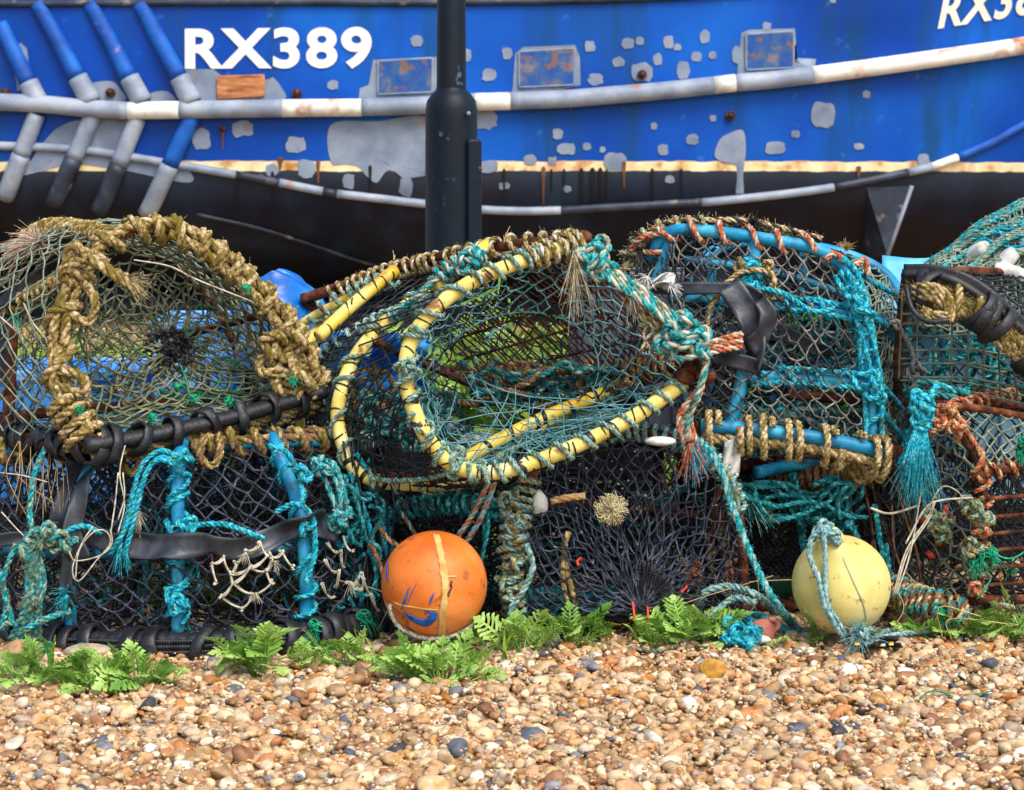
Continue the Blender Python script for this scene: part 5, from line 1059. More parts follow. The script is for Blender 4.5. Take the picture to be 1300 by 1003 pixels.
# ---- lower right pot under it, deep in shadow
def pot_lower_right():
    root=thing('lobster_pot',tuple(W(1010,770,4.3)),'dark pot with close black mesh behind the pale yellow buoy, carrying the turquoise framed pot','lobster pot')
    fa=Cv(WL([(905,770,4.2),(900,690,4.2),(905,620,4.2),(950,590,4.2),(1050,590,4.2),(1110,610,4.15),(1130,680,4.12),(1140,760,4.1)])); ba=Cv(WL([(930,740,4.6),(930,660,4.6),(935,610,4.6),(970,585,4.6),(1050,585,4.6),(1110,600,4.6),(1130,670,4.6),(1135,735,4.6)]))
    pipe(root,'hoop',fa.P,.011,M['rust'],smooth=False); pipe(root,'hoop',ba.P,.011,M['rust'],smooth=False); mm_=Cv(WL([(905,640,4.18),(990,636,4.17),(1060,636,4.16),(1120,650,4.13)])); pipe(root,'cross_bar',mm_.P,.009,M['rust'],smooth=False)
    for a,b in ((fa,ba),): 
        for u in (0,1): pipe(root,'base_bar',np.array([a([u])[0],b([u])[0]]),.011,M['rust'],smooth=False)
    pipe(root,'base_bar',WL([(905,772,4.2),(1140,764,4.1)]),.012,M['rust'],smooth=False)
    q=MB(); net(q,loft(Cv(WL([(925,730,4.22),(1085,728,4.18)])),Cv(WL([(925,640,4.2),(1085,640,4.17)]))),42,20,.0022,jit=.001,seed=81,sag=.05); net(q,loft(mm_,Cv(WL([(905,600,4.2),(1000,590,4.2),(1115,610,4.15)]))),30,8,.002,jit=.003,seed=82); net(q,loft(fa,ba),46,14,.0022,jit=.005,seed=83,drop=.1); q.build('netting',M['netk'],root)
    q=MB()
    for k in range(34):
        x=1070+rs.rand()*90; tube(q,resample(catmull(WL([(x-20+rs.randn()*10,590,4.08),(x+rs.randn()*12,650,4.03+rs.rand()*.08),(x+rs.randn()*14,710,4.0+rs.rand()*.1),(x+10+rs.randn()*14,770,4.02)])),.02),.0026,4,k%2)
    for k in range(20): tube(q,resample(walk(W(1100,680,4.1),[.14,.16,.26],1.2,seed=1200+k),.012),.0017,3,0)
    for k in range(14): tube(q,resample(walk(W(930+rs.rand()*160,620,4.3),[.3,.3,.1],1.2,seed=1230+k),.012),.0017,3,0)
    q.build('tangled_line',[M['netk'],M['brwn']],root)
    q=MB(); coil(q,mm_.part(0,.9),.010,.0062,.024,(0,0,1),.4); 
    for pts in ([(1004,600,4.1),(1012,650,4.1),(1018,690,4.08),(1024,720,4.05)],[(1008,600,4.09),(1018,650,4.09),(1022,700,4.07)]): rope(q,catmull(WL(pts)),.0055,(1,1,0))
    fray(q,W(1040,640,4.05),(.2,-.2,-1),.05,50,.4,.0012,(0,1)); fray(q,W(1075,650,4.05),(-.5,-.2,-.8),.06,60,.4,.0012,(0,1))
    for pts in ([(1080,660,4.0),(1095,700,3.98),(1110,730,3.98),(1130,760,3.98)],[(1110,640,4.02),(1118,690,4.0),(1126,740,3.98),(1150,770,3.97)],[(1088,680,3.99),(1100,710,3.98),(1120,740,3.97)],[(1125,690,4.0),(1130,730,3.98),(1146,760,3.97)]): rope(q,catmull(WL(pts)),.006,(1,1,0))
    q.build('rope_lashing',[M['teal2'],M['teal']],root)
    q=MB(); bx=Cv(WL([(905,640,4.15),(922,660,4.12),(930,700,4.1),(922,750,4.08)])); coil(q,bx.part(0,1),.012,.0065,.019,(0,1,2),.4); rope(q,bx.P+[.02,-.02,0],.006,(2,1,2)); 
    for k in range(4): rope(q,walk(W(915,690,4.08),[.06,.05,.24],.5,seed=1300+k),.005,((0,1,2),(2,2,1))[k%2])
    fray(q,W(945,625,4.0),(.6,-.1,-.6),.06,60,.2,.0013,(0,3)); q.build('rope_lashing',[M['grn'],M['tan2'],M['oran'],M['teal']],root)
pot_lower_right()

# ---- far right lower pot: rusty bars, orange rope
def pot_far_right_lower():
    root=thing('lobster_pot',tuple(W(1240,765,4.1)),'rusty iron barred pot wound with orange rope, lowest at the right edge','lobster pot')
    post=Cv(WL([(1200,512,3.92),(1212,535,3.92),(1236,575,3.92),(1248,620,3.93),(1246,690,3.93),(1240,760,3.92)]))
    topb=Cv(WL([(1196,514,3.92),(1250,520,3.94),(1320,532,3.96),(1420,545,4.0)])); tbk=Cv(WL([(1120,510,4.3),(1180,500,4.35),(1260,495,4.4),(1400,500,4.4)]))
    pipe(root,'corner_post',post.P,.009,M['rust'],smooth=False); pipe(root,'top_bar',topb.P,.0075,M['rust'],smooth=False); pipe(root,'top_bar',tbk.P,.008,M['rust'],smooth=False); pipe(root,'top_bar',WL([(1196,514,3.92),(1150,512,4.1),(1120,510,4.3)]),.008,M['rust'])
    pipe(root,'base_bar',WL([(1240,762,3.92),(1330,760,3.94),(1430,758,3.96)]),.009,M['rust']); pipe(root,'base_bar',WL([(1240,764,3.92),(1190,755,4.1),(1150,740,4.3)]),.009,M['rust']); pipe(root,'corner_post',WL([(1120,510,4.3),(1135,620,4.3),(1150,740,4.3)]),.009,M['rust'])
    pipe(root,'corner_post',WL([(1420,545,4.0),(1428,650,3.98),(1430,758,3.96)]),.009,M['rust'])
    q=MB()
    for y in (632,656,677,698,720,742): tube(q,resample(WL([(1246,y+2,3.925),(1330,y-5,3.94),(1430,y-10,3.96)]),.02),.0042,7)
    q.build('side_bars',M['rust'],root)
    ml=Cv(WL([(1232,606,3.92),(1270,596,3.93),(1330,590,3.95)])); pipe(root,'side_bar',ml.P,.009,M['rust'],smooth=False)
    q=MB(); le=Cv(WL([(1152,745,4.28),(1135,620,4.28),(1122,512,4.28)])); net(q,loft(le,Cv(WL([(1240,760,3.93),(1248,640,3.93),(1236,575,3.93),(1200,514,3.93)])),(-.02,-.02,0)),22,12,.0021,jit=.006,seed=91,sag=.3)
    net(q,loft(ml,topb,(0,-.004,0)),20,8,.002,jit=.002,seed=92,sag=.1); q.build('netting',M['netw'],root)
    q=MB(); net(q,loft(topb,tbk),24,14,.002,jit=.003,seed=93); net(q,loft(Cv(WL([(1150,742,4.3),(1300,735,4.4),(1420,735,4.4)])),tbk),26,18,.0021,jit=.005,seed=94); net(q,loft(Cv(WL([(1240,762,3.92),(1430,758,3.96)])),Cv(WL([(1150,742,4.3),(1420,735,4.4)]))),24,12,.002,jit=.003,seed=97); net(q,loft(Cv(WL([(1246,758,3.95),(1430,756,3.97)])),ml,(0,.02,0)),24,16,.0018,jit=.006,seed=95,drop=.2)
    for k in range(22): tube(q,resample(walk(W(1190+rs.rand()*180,660,4.1+rs.rand()*.2),[.22,.2,.3],1.2,seed=1400+k),.012),.0017,3,0)
    q.build('netting',M['netk'],root)
    q=MB(); coil(q,post.part(0,.55),.009,.006,.045,(0,1,0),.6,fz=30); rope(q,post.part(0,.4)+[.010,-.008,0],.006,(0,1,0)); 
    for k,(x,y) in enumerate(((1200,520),(1190,534),(1214,544),(1238,748),(1246,672))): knot(q,W(x,y,3.9),.0055,(0,1,0),k+110)
    coil(q,Cv(WL([(1196,514,3.93),(1225,515,3.96),(1250,507,4.05),(1300,500,4.2)])).part(0,1),.008,.005,.05,(0,1,0),.5); coil(q,ml.part(.05,1),.009,.0055,.036,(0,1,2),.5); rope(q,catmull(WL([(1165,530,3.95),(1180,522,3.93),(1196,540,3.9),(1180,548,3.9)])),.007,(0,1,0))
    q.build('rope_lashing',[M['oran'],M['tan2'],M['brwn']],root)
    q=MB(); coil(q,post.part(.5,.97),.010,.0058,.03,(0,1,0),.6,fz=30)
    for k,(x,y) in enumerate(((1228,640),(1240,650),(1250,660),(1236,690),(1228,700),(1185,655),(1200,665),(1195,680),(1188,670))): knot(q,W(x,y,3.9 if x>1220 else 3.97),.0058,(0,1,1),k+130)
    q.build('rope_lashing',[M['tan'],M['grn'],M['oran']],root)
    q=MB(); lg=Cv(WL([(1126,746,3.99),(1160,760,3.95),(1195,772,3.92),(1222,780,3.92)])); tube(q,lg.P,.02,10,2); coil(q,lg.part(0,1),.020,.0068,.0135,(0,1,3),.3,fz=40); q.build('rope_wound_foot',[M['tan2'],M['brwn'],M['brwn'],M['teal']],root)
    for (x,y,d) in ((1236,715,3.9),(1244,706,3.9),(1258,704,3.9),(1300,560,3.93),(1296,575,3.94),(1190,770,3.9),(1260,700,3.92),(1285,720,3.95)):
        q=MB()
        for k in range(4): tube(q,resample(knotpath(W(x,y,d),.011,k+int(x)),n=26),.0014,4)
        fray(q,W(x,y,d),(rs.randn()*.5,-.4,-.3),.03,18,.6,.001); q.build('green_twine',M['emer'],root)
    q=MB(); tube(q,hang(W(1260,700,3.9),W(1310,690,3.9),.02,14),.0018,5); tube(q,hang(W(1240,760,3.88),W(1258,735,3.88),.0,14,.01),.0018,5); q.build('green_twine',M['emer'],root)
    red_=mat('red plastic',[(214,56,40),(232,84,60)],20,.5,.1)
    for a,b in (((1178,640),(1170,665)),((1184,655),(1200,668)),((1180,668),(1190,690)),((1200,640),(1196,660)),((1176,700),(1184,712)),((1210,655),(1202,672))): q=MB(); strip(q,[W(*a,4.04),W((a[0]+b[0])/2+3,(a[1]+b[1])/2,4.03),W(*b,4.04)],.010,.001,(1,0,0),0,.003,seed=a[0]); q.build('red_plastic_shred',red_,root)
pot_far_right_lower()

# ---- far right upper pot with rubber covered rope bundle
def pot_far_right_upper():
    root=thing('lobster_pot',tuple(W(1260,505,4.15)),'wire grid lobster pot with black rubber capped bundle of tan ropes, upper right edge','lobster pot')
    bar=Cv(WL([(1146,352,4.02),(1180,352,4.0),(1215,362,3.98),(1255,388,3.97),(1300,425,3.97),(1360,480,3.98)]))
    lowb=Cv(WL([(1140,510,4.1),(1220,508,4.1),(1300,520,4.1),(1400,540,4.1)])); back=Cv(WL([(1165,345,4.4),(1250,345,4.45),(1350,350,4.5),(1420,360,4.5)]))
    pipe(root,'top_bar',bar.P,.013,M['rust'],smooth=False); pipe(root,'base_bar',lowb.P,.010,M['rust'],smooth=False); pipe(root,'corner_post',WL([(1150,355,4.04),(1142,430,4.08),(1140,510,4.1)]),.010,M['rust']); pipe(root,'top_bar',back.P,.010,M['rust'],smooth=False); pipe(root,'top_bar',WL([(1150,350,4.03),(1165,345,4.4)]),.010,M['rust'],smooth=False)
    q=MB(); 
    for k in range(5): rope(q,bar.part(.14,1)+np.array([0,-.012-.004*(k%2),-.014-.0115*k]),.0085,(0,1,0),wob=.3)
    for k in range(3): rope(q,catmull(WL([(1160,365+k*6,3.97),(1178,362+k*7,3.95),(1200,372+k*8,3.94),(1208,392+k*6,3.93),(1190,400+k*3,3.94),(1170,392+k*3,3.95)])),.0095,(0,1,0))
    coil(q,bar.part(.18,.4)+[0,-.01,-.03],.02,.009,.04,(0,1,0),.5); fuzz(q,bar.P+[0,-.02,-.03],.02,1500,.012,(0,1)); q.build('rope_bundle',[M['tan'],M['tan2']],root)
    q=MB(); P=resample(bar.P,.01)+[0,-.012,.010]; strip(q,P[::6],.036,.009,(.3,0,1),0,.002,seed=31); tube(q,P+[0,.006,-.004],.016,10,0,oval=.7)
    for u in (.10,.13,.38,.42,.46,.50,.72,.76,.95): band(q,Cv(bar.P+[0,-.012,-.024]),u,.038,.024,.005,0,.35)
    tube(q,resample(catmull(WL([(1150,362,3.97),(1158,392,3.95),(1178,408,3.93),(1205,406,3.92)])),.01),.005,8); q.build('rubber_wrap',M['rub'],root)
    q=MB(); net(q,loft(lowb,Cv(bar.P+[0,0,-.03])),12,5,.0022,diamond=False,jit=.001,seed=101,sag=.02,knot=1.2)
    for k in range(6): 
        y=405+k*17; tube(q,resample(WL([(1146,y+6,4.06),(1230,y+2+k,4.04),(1320,y+12+k*3,4.04)]),.03),.0024,5)
    q.build('wire_grid',M['netw'],root)
    q=MB(); net(q,loft(Cv(bar.P+[0,0,-.02]),back),24,16,.002,jit=.003,seed=102); net(q,loft(lowb,Cv(WL([(1165,500,4.45),(1420,510,4.5)]))),20,12,.002,seed=104); net(q,loft(Cv(WL([(1165,500,4.45),(1420,510,4.5)])),back),24,14,.002,jit=.003,seed=103); net(q,loft(Cv(WL([(1140,510,4.1),(1142,430,4.08),(1150,355,4.04)])),Cv(WL([(1165,500,4.45),(1165,420,4.45),(1165,345,4.4)]))),14,14,.002,jit=.003,seed=105); q.build('netting',M['netk'],root)
    q=MB()
    for k in range(7): rope(q,walk(W(1220+rs.rand()*80,460,4.25),[.26,.2,.16],1.0,seed=1500+k),.0065,((0,1,0),(2,0,1),(1,1,0))[k%3])
    rope(q,catmull(WL([(1150,500,4.0),(1172,485,3.98),(1200,492,3.98),(1230,500,4.0)])),.009,(0,1,1)); rope(q,catmull(WL([(1150,505,4.0),(1180,500,3.98),(1215,505,3.98)])),.008,(0,1,0)); q.build('tangled_rope',[M['teal2'],M['teal'],M['grn']],root)
    q=MB(); rope(q,catmull(WL([(1132,408,4.0),(1148,425,3.97),(1158,450,3.96),(1162,475,3.96),(1156,510,3.96),(1155,528,3.96)])),.0055,(0,0,0)); knot(q,W(1163,470,3.95),.0055,(0,0,0),3); knot(q,W(1136,412,3.98),.0045,(0,0,0),4); knot(q,W(1155,530,3.95),.006,(0,0,0),5); q.build('hanging_rope',M['netg'],root)
pot_far_right_upper()
# ------------------------------------------------------------------ buoys and loose things
M['obuoy']=mat('orange buoy plastic',[(196,94,26),(218,118,42),(230,144,76)],7,.48,.18,60,.4,spots=((160,84,40),34,.6,.08))
M['ybuoy']=mat('pale yellow buoy plastic',[(186,172,96),(212,198,120),(224,212,150)],9,.5,.2,50,.4,spots=((140,108,64),42,.61,.10))
M['bpaint']=mat('blue paint mark',[(14,60,140),(20,84,172),(40,104,190)],60,.6,.3,200,.3)
M['tape']=mat('aged tan tape',[(176,130,62),(204,162,92),(216,180,118)],40,.7,.4,200,.2)
def sph(c,R,a,b,off=.0): 
    k=math.sqrt(max(0.0,1-a*a-b*b)); return np.asarray(c)+(R+off)*np.array([a,-k,b])
def mark(q,c,R,pts,w,mi=0,off=.0012):
    P=resample(catmull(np.array([sph(c,R,a,b,off) for a,b in pts])),.003); P=np.asarray(c)+unit(P-c)*(R+off)
    n=len(P); T=unit(np.gradient(P,axis=0)); Nn=unit(P-c); S=np.cross(T,Nn); w=np.interp(np.linspace(0,1,n),np.linspace(0,1,len(w)),w) if hasattr(w,'__len__') else np.full(n,w)
    w=w*(1+.2*sn(P,300,5)); G=P[:,None]+S[:,None]*(np.linspace(-.5,.5,5)[None]*w[:,None])[...,None]; G=np.asarray(c)+unit(G-c)*(R+off)
    sheet(q,G,.0008,mi)
def sphere_mb(c,R,fn=None,n=4,squash=1.0):
    q=MB(); V,Fc=ico(5); r=np.ones(len(V)) if fn is None else fn(V); v=V*r[:,None]*R; q.add(v+np.asarray(c),Fc); return q
def orange_buoy():
    c=W(551,742,3.83); R=.0968; root=thing('mooring_buoy',(c[0],c[1],c[2]-R),'round orange buoy with blue paint marks and a tan tape band on the shingle','buoy','round buoys on the shingle')
    hole=unit(sph((0,0,0),1,-.72,-.46)); 
    def fn(V):
        d=V-hole; e=unit(np.cross(hole,[.5,0,.85])); f=np.cross(hole,e); u=(d@e)/.26; w=(d@f)/.10; g=np.exp(-(u*u+w*w)**1.6)*(V@hole>0); return 1+.012*sn(V,1.2,3)-.22*g
    sphere_mb(c,R,fn).build('float_body',M['obuoy'],root)
    q=MB(); mark(q,c,R,[(.04,.975),(.12,.8),(.19,.5),(.24,.2),(.23,-.1),(.19,-.4),(.17,-.7),(.15,-.93)],.0125); q.build('tape_band',M['tape'],root)
    q=MB(); mark(q,c,R,[(-.70,-.21),(-.55,-.24),(-.35,-.25),(.1,-.29)],.003); q.build('tape_band',M['tape'],root); q=MB(); mark(q,c,R,[(.22,.29),(.32,.31),(.45,.30)],.003); q.build('tape_band',M['tape'],root)
    for pts,w in (([(-.53,-.36),(-.4,-.46),(-.2,-.55),(-.08,-.54),(.02,-.42),(.05,-.33)],(.003,.010,.013,.015,.02,.008)),([(-.12,-.38),(-.1,-.30),(.0,-.36)],(.002,.005,.002)),([(-.57,-.32),(-.49,-.1),(-.42,.12)],(.002,.004,.001)),([(-.04,-.18),(.0,-.05),(.05,.05)],(.002,.004,.001)),([(-.46,-.22),(-.38,.0),(-.28,.2)],(.0005,.0014,.0005)),([(-.84,.5),(-.86,.34),(-.82,.14)],(.001,.006,.002))):
        q=MB(); mark(q,c,R,pts,w); q.build('paint_mark',M['bpaint'],root)
    q=MB(); mark(q,c,R,[(.36,.24),(.34,.16),(.36,.12),(.31,.04),(.29,-.05)],(.002,.005,.0025,.005,.003)); q.build('paint_mark',M['netk'],root)
    q=MB(); rope(q,catmull(np.array([sph(c,R,-.80,-.26,-.02),sph(c,R,-.78,-.32,.003),sph(c,R,-.66,-.58,.006),sph(c,R,-.45,-.74,.006),sph(c,R,-.15,-.84,.006),sph(c,R,.25,-.84,.006),sph(c,R,.62,-.70,.006),sph(c,R,.85,-.5,.01)])),.0042,(0,1,2)); q.build('rope_tail',[M['pteal'],M['tan2'],M['cream']],root)
orange_buoy()
def yellow_buoy():
    c=W(1068,742,3.86); R=.0905; root=thing('mooring_buoy',(c[0],c[1],c[2]-R),'pale yellow round buoy with a moulded lug and grey teal rope, right of centre','buoy','round buoys on the shingle')
    ax=unit(np.array([-.27,-.42,.87])); fn=lambda V: 1+.012*sn(V,1.2,8)+.20*np.exp(-((1-V@ax)/.035))
    sphere_mb(c,R,fn).build('float_body',M['ybuoy'],root)
    side=unit(np.cross(ax,[0,1,0.2])); q=MB(); t=np.linspace(0,PI,14)
    P=np.array([c+ax*(R*1.05+.030*math.sin(a))+side*(.020*math.cos(a)) for a in t]); P=np.vstack([P[0]-ax*.03+side*.004,P,P[-1]-ax*.03-side*.004]); tube(q,resample(catmull(P,sub_=4),.004),.0095,12,0,oval=.8); q.build('lug',M['ybuoy'],root)
    q=MB(); mark(q,c,R,[(-.1,.72),(.0,.45),(.15,.1),(.3,-.25),(.38,-.6)],.0022); q.build('seam_line',mat('grey seam',[(150,146,120),(170,164,130)],60,.6,.1),root)
    e=c+ax*(R*1.05+.018); q=MB(); m_=(0,1,0)
    rope(q,catmull([e+[.006,.02,0],e+[.004,0,.014],e+[-.004,-.018,.016],e+[-.03,-.02,.004],e+[-.038,-.022,-.03],e+[-.026,-.034,-.07]]),.0058,m_)
    P=[e+[.004,-.004,.016],e+[-.012,-.024,.012],sph(c,R,-.40,.50,.010),sph(c,R,-.42,.1,.010),sph(c,R,-.36,-.25,.010),sph(c,R,-.12,-.62,.012),sph(c,R,.05,-.86,.02)]; rope(q,catmull(P),.0058,m_)
    P=[e+[-.026,-.034,-.06],sph(c,R,-.50,.1,.012),sph(c,R,-.42,-.2,.016),sph(c,R,-.22,-.55,.018),sph(c,R,.0,-.84,.022)]; rope(q,catmull(P),.0055,m_)
    for k in range(4): knot(q,e+[-.012+.006*k,-.010,.012-.004*k],.0056,m_,k+200)
    k_=c+np.array([.02,-.085,-.078]); knot(q,k_,.006,m_,5); knot(q,k_+[.012,-.004,.003],.0055,m_,6); fray(q,k_,(-.05,-.3,1),.045,60,.35,.0009,(0,1)); fray(q,k_,(.8,-.4,.5),.045,60,.3,.0009,(0,1)); fray(q,k_,(-.4,-.5,-.2),.04,60,.4,.0009,(0,1))
    g=lambda x,y,z=.012: np.array([(x-650)/F*(F*(CH-z)/(y-HOR)),F*(CH-z)/(y-HOR),z])
    rope(q,catmull([k_,g(1110,806,.02),g(1140,798,.02),g(1180,794,.02),g(1212,798,.016),g(1224,806,.01)]),.0058,m_); rope(q,catmull([k_,g(1104,812,.02),g(1136,806,.018),g(1172,802,.018),g(1200,804,.014),g(1190,812,.01)]),.0055,m_)
    q.build('mooring_rope',[M['pteal'],M['turqp'] if 'turqp' in M else M['pteal']],root)
yellow_buoy()
def G(x,y,z=.0):          # photo pixel to a point at height z on the shingle
    d=F*(CH-z)/(y-HOR); return np.array([(x-650)/F*d,d,z])
def small_float(name,pos,r,axis,m,label,lug=True,squash=1.5):
    root=thing(name,tuple(np.array(pos)-[0,0,r]),label,'float'); q=MB(); pr=[(r*math.sin(t),-r*squash*math.cos(t)) for t in np.linspace(.02,PI-.02,18)]; revolve(q,pr,28,pos,axis); q.build('float_body',m,root)
    ax=unit(np.asarray(axis,float)); p=np.asarray(pos)+ax*r*squash*.95
    q=MB(); s=unit(np.cross(ax,[.2,1,.1])); t=np.linspace(0,2*PI,20); tube(q,np.array([p+ax*r*.45*math.sin(a)+s*r*.42*math.cos(a) for a in t]),r*.2,8); q.build('lug',m,root)
    return root
small_float('net_float',G(968,806,.026)+[0,.02,0],.024,(.7,-.2,.55),mat('terracotta float plastic',[(160,88,70),(190,112,92),(204,138,118)],12,.5,.2,60,.4),'small terracotta pink float with a lug lying at the end of teal rope',True,1.15)
small_float('net_float',W(975,735,4.25),.045,(1,-.1,.12),mat('dark green float plastic',[(20,56,44),(30,78,58),(50,100,76)],8,.35,.2,60,.5),'dark green oval float in the shade left of the yellow buoy',True,1.9)
small_float('net_float',W(268,705,4.3),.04,(1,-.3,.4),mat('old red float plastic',[(96,44,30),(132,64,44),(150,84,60)],12,.6,.2,60,.3),'dull red float inside the shade of the lower left pot',True,1.4)
small_float('net_float',W(880,732,4.06),.018,(.3,-.1,1),M['obuoy'],'tiny orange float behind the gathered black net',True,1.3)
q=MB(); c=G(18,828,.02); V,Fc=ico(4); q.add(V*(1+.06*sn(V,2,5))[:,None]*np.array([.034,.028,.02])@np.array([[.86,0,.5],[0,1,0],[-.5,0,.86]])+c,Fc); solo(q,'stone',mat('large tan stone',[(128,98,66),(170,134,94),(196,164,124)],40,.6,.4,200,.3),'large smooth tan stone leaning at the left end of the pots','stone')
q=MB(); V,Fc=ico(4); v=V.copy(); r_=np.random.RandomState(3)
for k in range(9):
    n_=unit(r_.randn(3)); d_=v@n_; v=v-np.maximum(0,d_-.5)[:,None]*n_
q.add(v*np.array([.034,.028,.026])+G(904,856,.012),Fc); solo(q,'stone',mat('ochre stone',[(150,104,30),(186,138,52),(204,164,84)],40,.6,.5,150,.3),'angular ochre yellow stone standing out of the shingle','stone')
for (x,y,s,lab,m) in ((110,826,(.045,.03,.012),'flat pale stone among weeds under the tyre wrapped base',None),(735,748,(.022,.018,.013),'smooth red brown pebble behind the gathered black net',(120,66,50)),(700,812,(.016,.014,.018),'white chalk stone between the weeds left of the gathered net',(226,224,216)),(30,846,(.02,.014,.01),'blue grey flint at the left edge of the shingle',(70,82,100))):
    q=MB(); V,Fc=ico(3); q.add(V*(1+.1*sn(V,2,int(x)))[:,None]*np.array(s)+(G(x,y,s[2]*.7) if y>770 else W(x,y,4.05)),Fc); cc=m or (196,176,150); solo(q,'stone',mat('stone',[tuple(int(c_*.75) for c_ in cc),cc],50,.6,.4,200,.3),lab,'stone')
q=MB()
for k in range(3): V,Fc=ico(3); q.add(V*(1+.1*sn(V,3,k))[:,None]*np.array([.03,.012,.009])+G(930+k*14,806+3*k,.018+.002*k),Fc)
solo(q,'plastic_scrap',M['whit'],'crumpled white plastic scrap under the teal rope knot','scrap')
# rag with printed marks
q=MB(); rr_=np.random.RandomState(9)
Gd=[[G(1082+u*58+6*v,808+14*v,.022+.008*math.sin(u*9+v*5)+.004*math.sin(v*11)) for v in np.linspace(0,1,9)] for u in np.linspace(0,1,20)]; sheet(q,Gd,.002)
rag=thing('rag',tuple(G(1112,815,.0)),'small dark printed plastic scrap on shingle in front of the yellow buoy','scrap'); q.build('sheet',M['blkc'],rag)
q=MB()
for (u,v,w_,h_) in ((.15,.4,8,5),(.35,.6,7,4),(.5,.3,9,4),(.62,.65,6,3)): 
    P=[[G(1082+(u)*58+w_*a,808+14*v+h_*b,.0265+.008*math.sin(u*9+v*5)) for b in np.linspace(0,1,3)] for a in np.linspace(0,1,4)]; sheet(q,P,.001)
q.build('printed_patch',M['whit'],rag)
q=MB()
for (u,v) in ((.05,.5),(.3,.2),(.8,.5)): P=[[G(1082+u*58+6*a,808+14*v+4*b,.030+.006*math.sin(u*9+v*5)) for b in np.linspace(0,1,3)] for a in np.linspace(0,1,4)]; sheet(q,P,.001)
q.build('yellow_patch',M['yel'],rag)

# loose ropes
q=MB(); c=W(1172,512,3.9)
for p in ([W(1190,490,3.94),W(1182,500,3.91),W(1172,514,3.9)],[W(1160,500,3.94),W(1166,508,3.91),W(1174,516,3.9)]): rope(q,catmull(p),.008,(0,1,0))
for k in range(5): knot(q,W(1168+k%3*4,510+k*6,3.89),.007,(0,1,0),k+400)
for k in range(10): x=1150+k*3.6; rope(q,catmull([W(1170,526,3.89),W(1168+(x-1168)*.6,556,3.875),W(x-4,590+(k*37)%23,3.87)]),.0034,(0,1,0))
for k in range(4): fray(q,W(1162+k*4,548,3.88),(-.12+.05*k,-.08,-1),.115,60,.11,.0009,(0,1),.1)
solo(q,'rope_tassel',[M['turq'],M['teal']],'large frayed turquoise rope tassel hanging left of the orange wound post','rope')
q=MB()
for k in range(9): rope(q,walk(W(1020,640,4.02),[.26,.08,.1],.45,seed=2100+k),.0055,(k%2,1,0))
for k in range(5): rope(q,walk(W(455,690,3.97),[.10,.07,.30],.6,seed=2200+k),.0052,(k%2,1,0))
solo(q,'rope_tangle',[M['teal2'],M['teal']],'tangled dark teal ropes wedged between the lower pots','rope')
def loose(paths,r,mis,mats,label,fz=30,knots=()):
    q=MB()
    for p in paths: P=catmull(p); rope(q,P,r,mis); fuzz(q,P,r,int(fz*length(P)*8),.010,(0,))
    for k,p in enumerate(knots): knot(q,p,r,mis,k+300)
    return solo(q,'rope',mats,label,'rope')
loose([[W(880,556,3.92),W(902,574,3.86),W(920,610,3.84),W(936,660,3.82),W(958,716,3.80),W(985,766,3.78),G(1006,792,.02),G(1018,803,.012)]],.0085,(0,1,0),[M['teal'],M['pteal']],'long taut teal rope slanting from the yellow pot corner down to the shingle',30)
loose([[W(885,560,3.9),W(912,588,3.87),W(930,615,3.88),W(938,650,3.9)]],.007,(0,1,2),[M['grn'],M['tan'],M['pteal']],'short faded green rope bowed over the corner of the lower centre pot',30)
loose([[G(872,800,.02),G(880,776,.05),W(896,752,3.93),W(930,745,3.93),W(962,756,3.9),G(985,778,.02)],[G(890,800,.02),G(900,786,.05),W(930,760,3.9),W(960,765,3.88)]],.0078,(0,1,0),[M['pteal'],M['grn'],M['teal']],'pale teal rope arched low over the shingle beside leafy weeds',40)
loose([[G(905,805,.02),G(925,800,.035),G(945,808,.03),G(965,800,.03),G(950,792,.03),G(925,796,.03),G(915,812,.02)],[G(918,818,.015),G(940,812,.03),G(958,815,.02),G(972,806,.02),G(985,796,.03)],[G(930,790,.03),G(950,780,.04),G(975,786,.03),G(1000,800,.02)],[G(960,790,.03),G(940,786,.04),G(910,788,.03)]],.0075,(0,1,0),[M['turq'],M['teal']],'turquoise rope pile knotted beside the terracotta float',40,[G(935,808,.03),G(948,812,.028),G(958,804,.03),G(930,800,.035)])
loose([[G(765,818,.01),G(800,822,.012),G(835,826,.012),G(865,818,.012),G(885,806,.015)]],.0042,(0,1,0),[M['grn'],M['tan2']],'thin faded rope tail lying across pebbles in front of the weeds',30)
loose([[G(1245,772,.02),W(1270,768,3.88),G(1300,778,.03),G(1290,790,.02),G(1250,786,.015)],[G(1255,792,.015),G(1290,784,.02),G(1320,790,.02)]],.0062,(0,1,2),[M['tan2'],M['pteal'],M['brwn']],'pale twisted rope at the foot of the rusty barred pot',30)
q=MB()
for p in ([G(1168,886,.012),G(1180,878,.016),G(1195,878,.016),G(1210,884,.012)],[G(1225,882,.012),G(1245,880,.014),G(1262,876,.012)],[G(1060,888,.01),G(1075,884,.012)]): tube(q,resample(catmull(p),.006),.0014,5)
solo(q,'twine',M['emer'],'thin emerald twine threads lying on the foreground pebbles','twine')
q=MB()
for k in range(3): tube(q,resample(catmull([W(1185+k*2,640-k*3,3.9),W(1172+k,600+k*4,3.88) if k==2 else W(1176+k*3,660,3.89),W(1150+k*3,700,3.87),W(1134+k*2,755,3.87)]),.008),.0016,5)
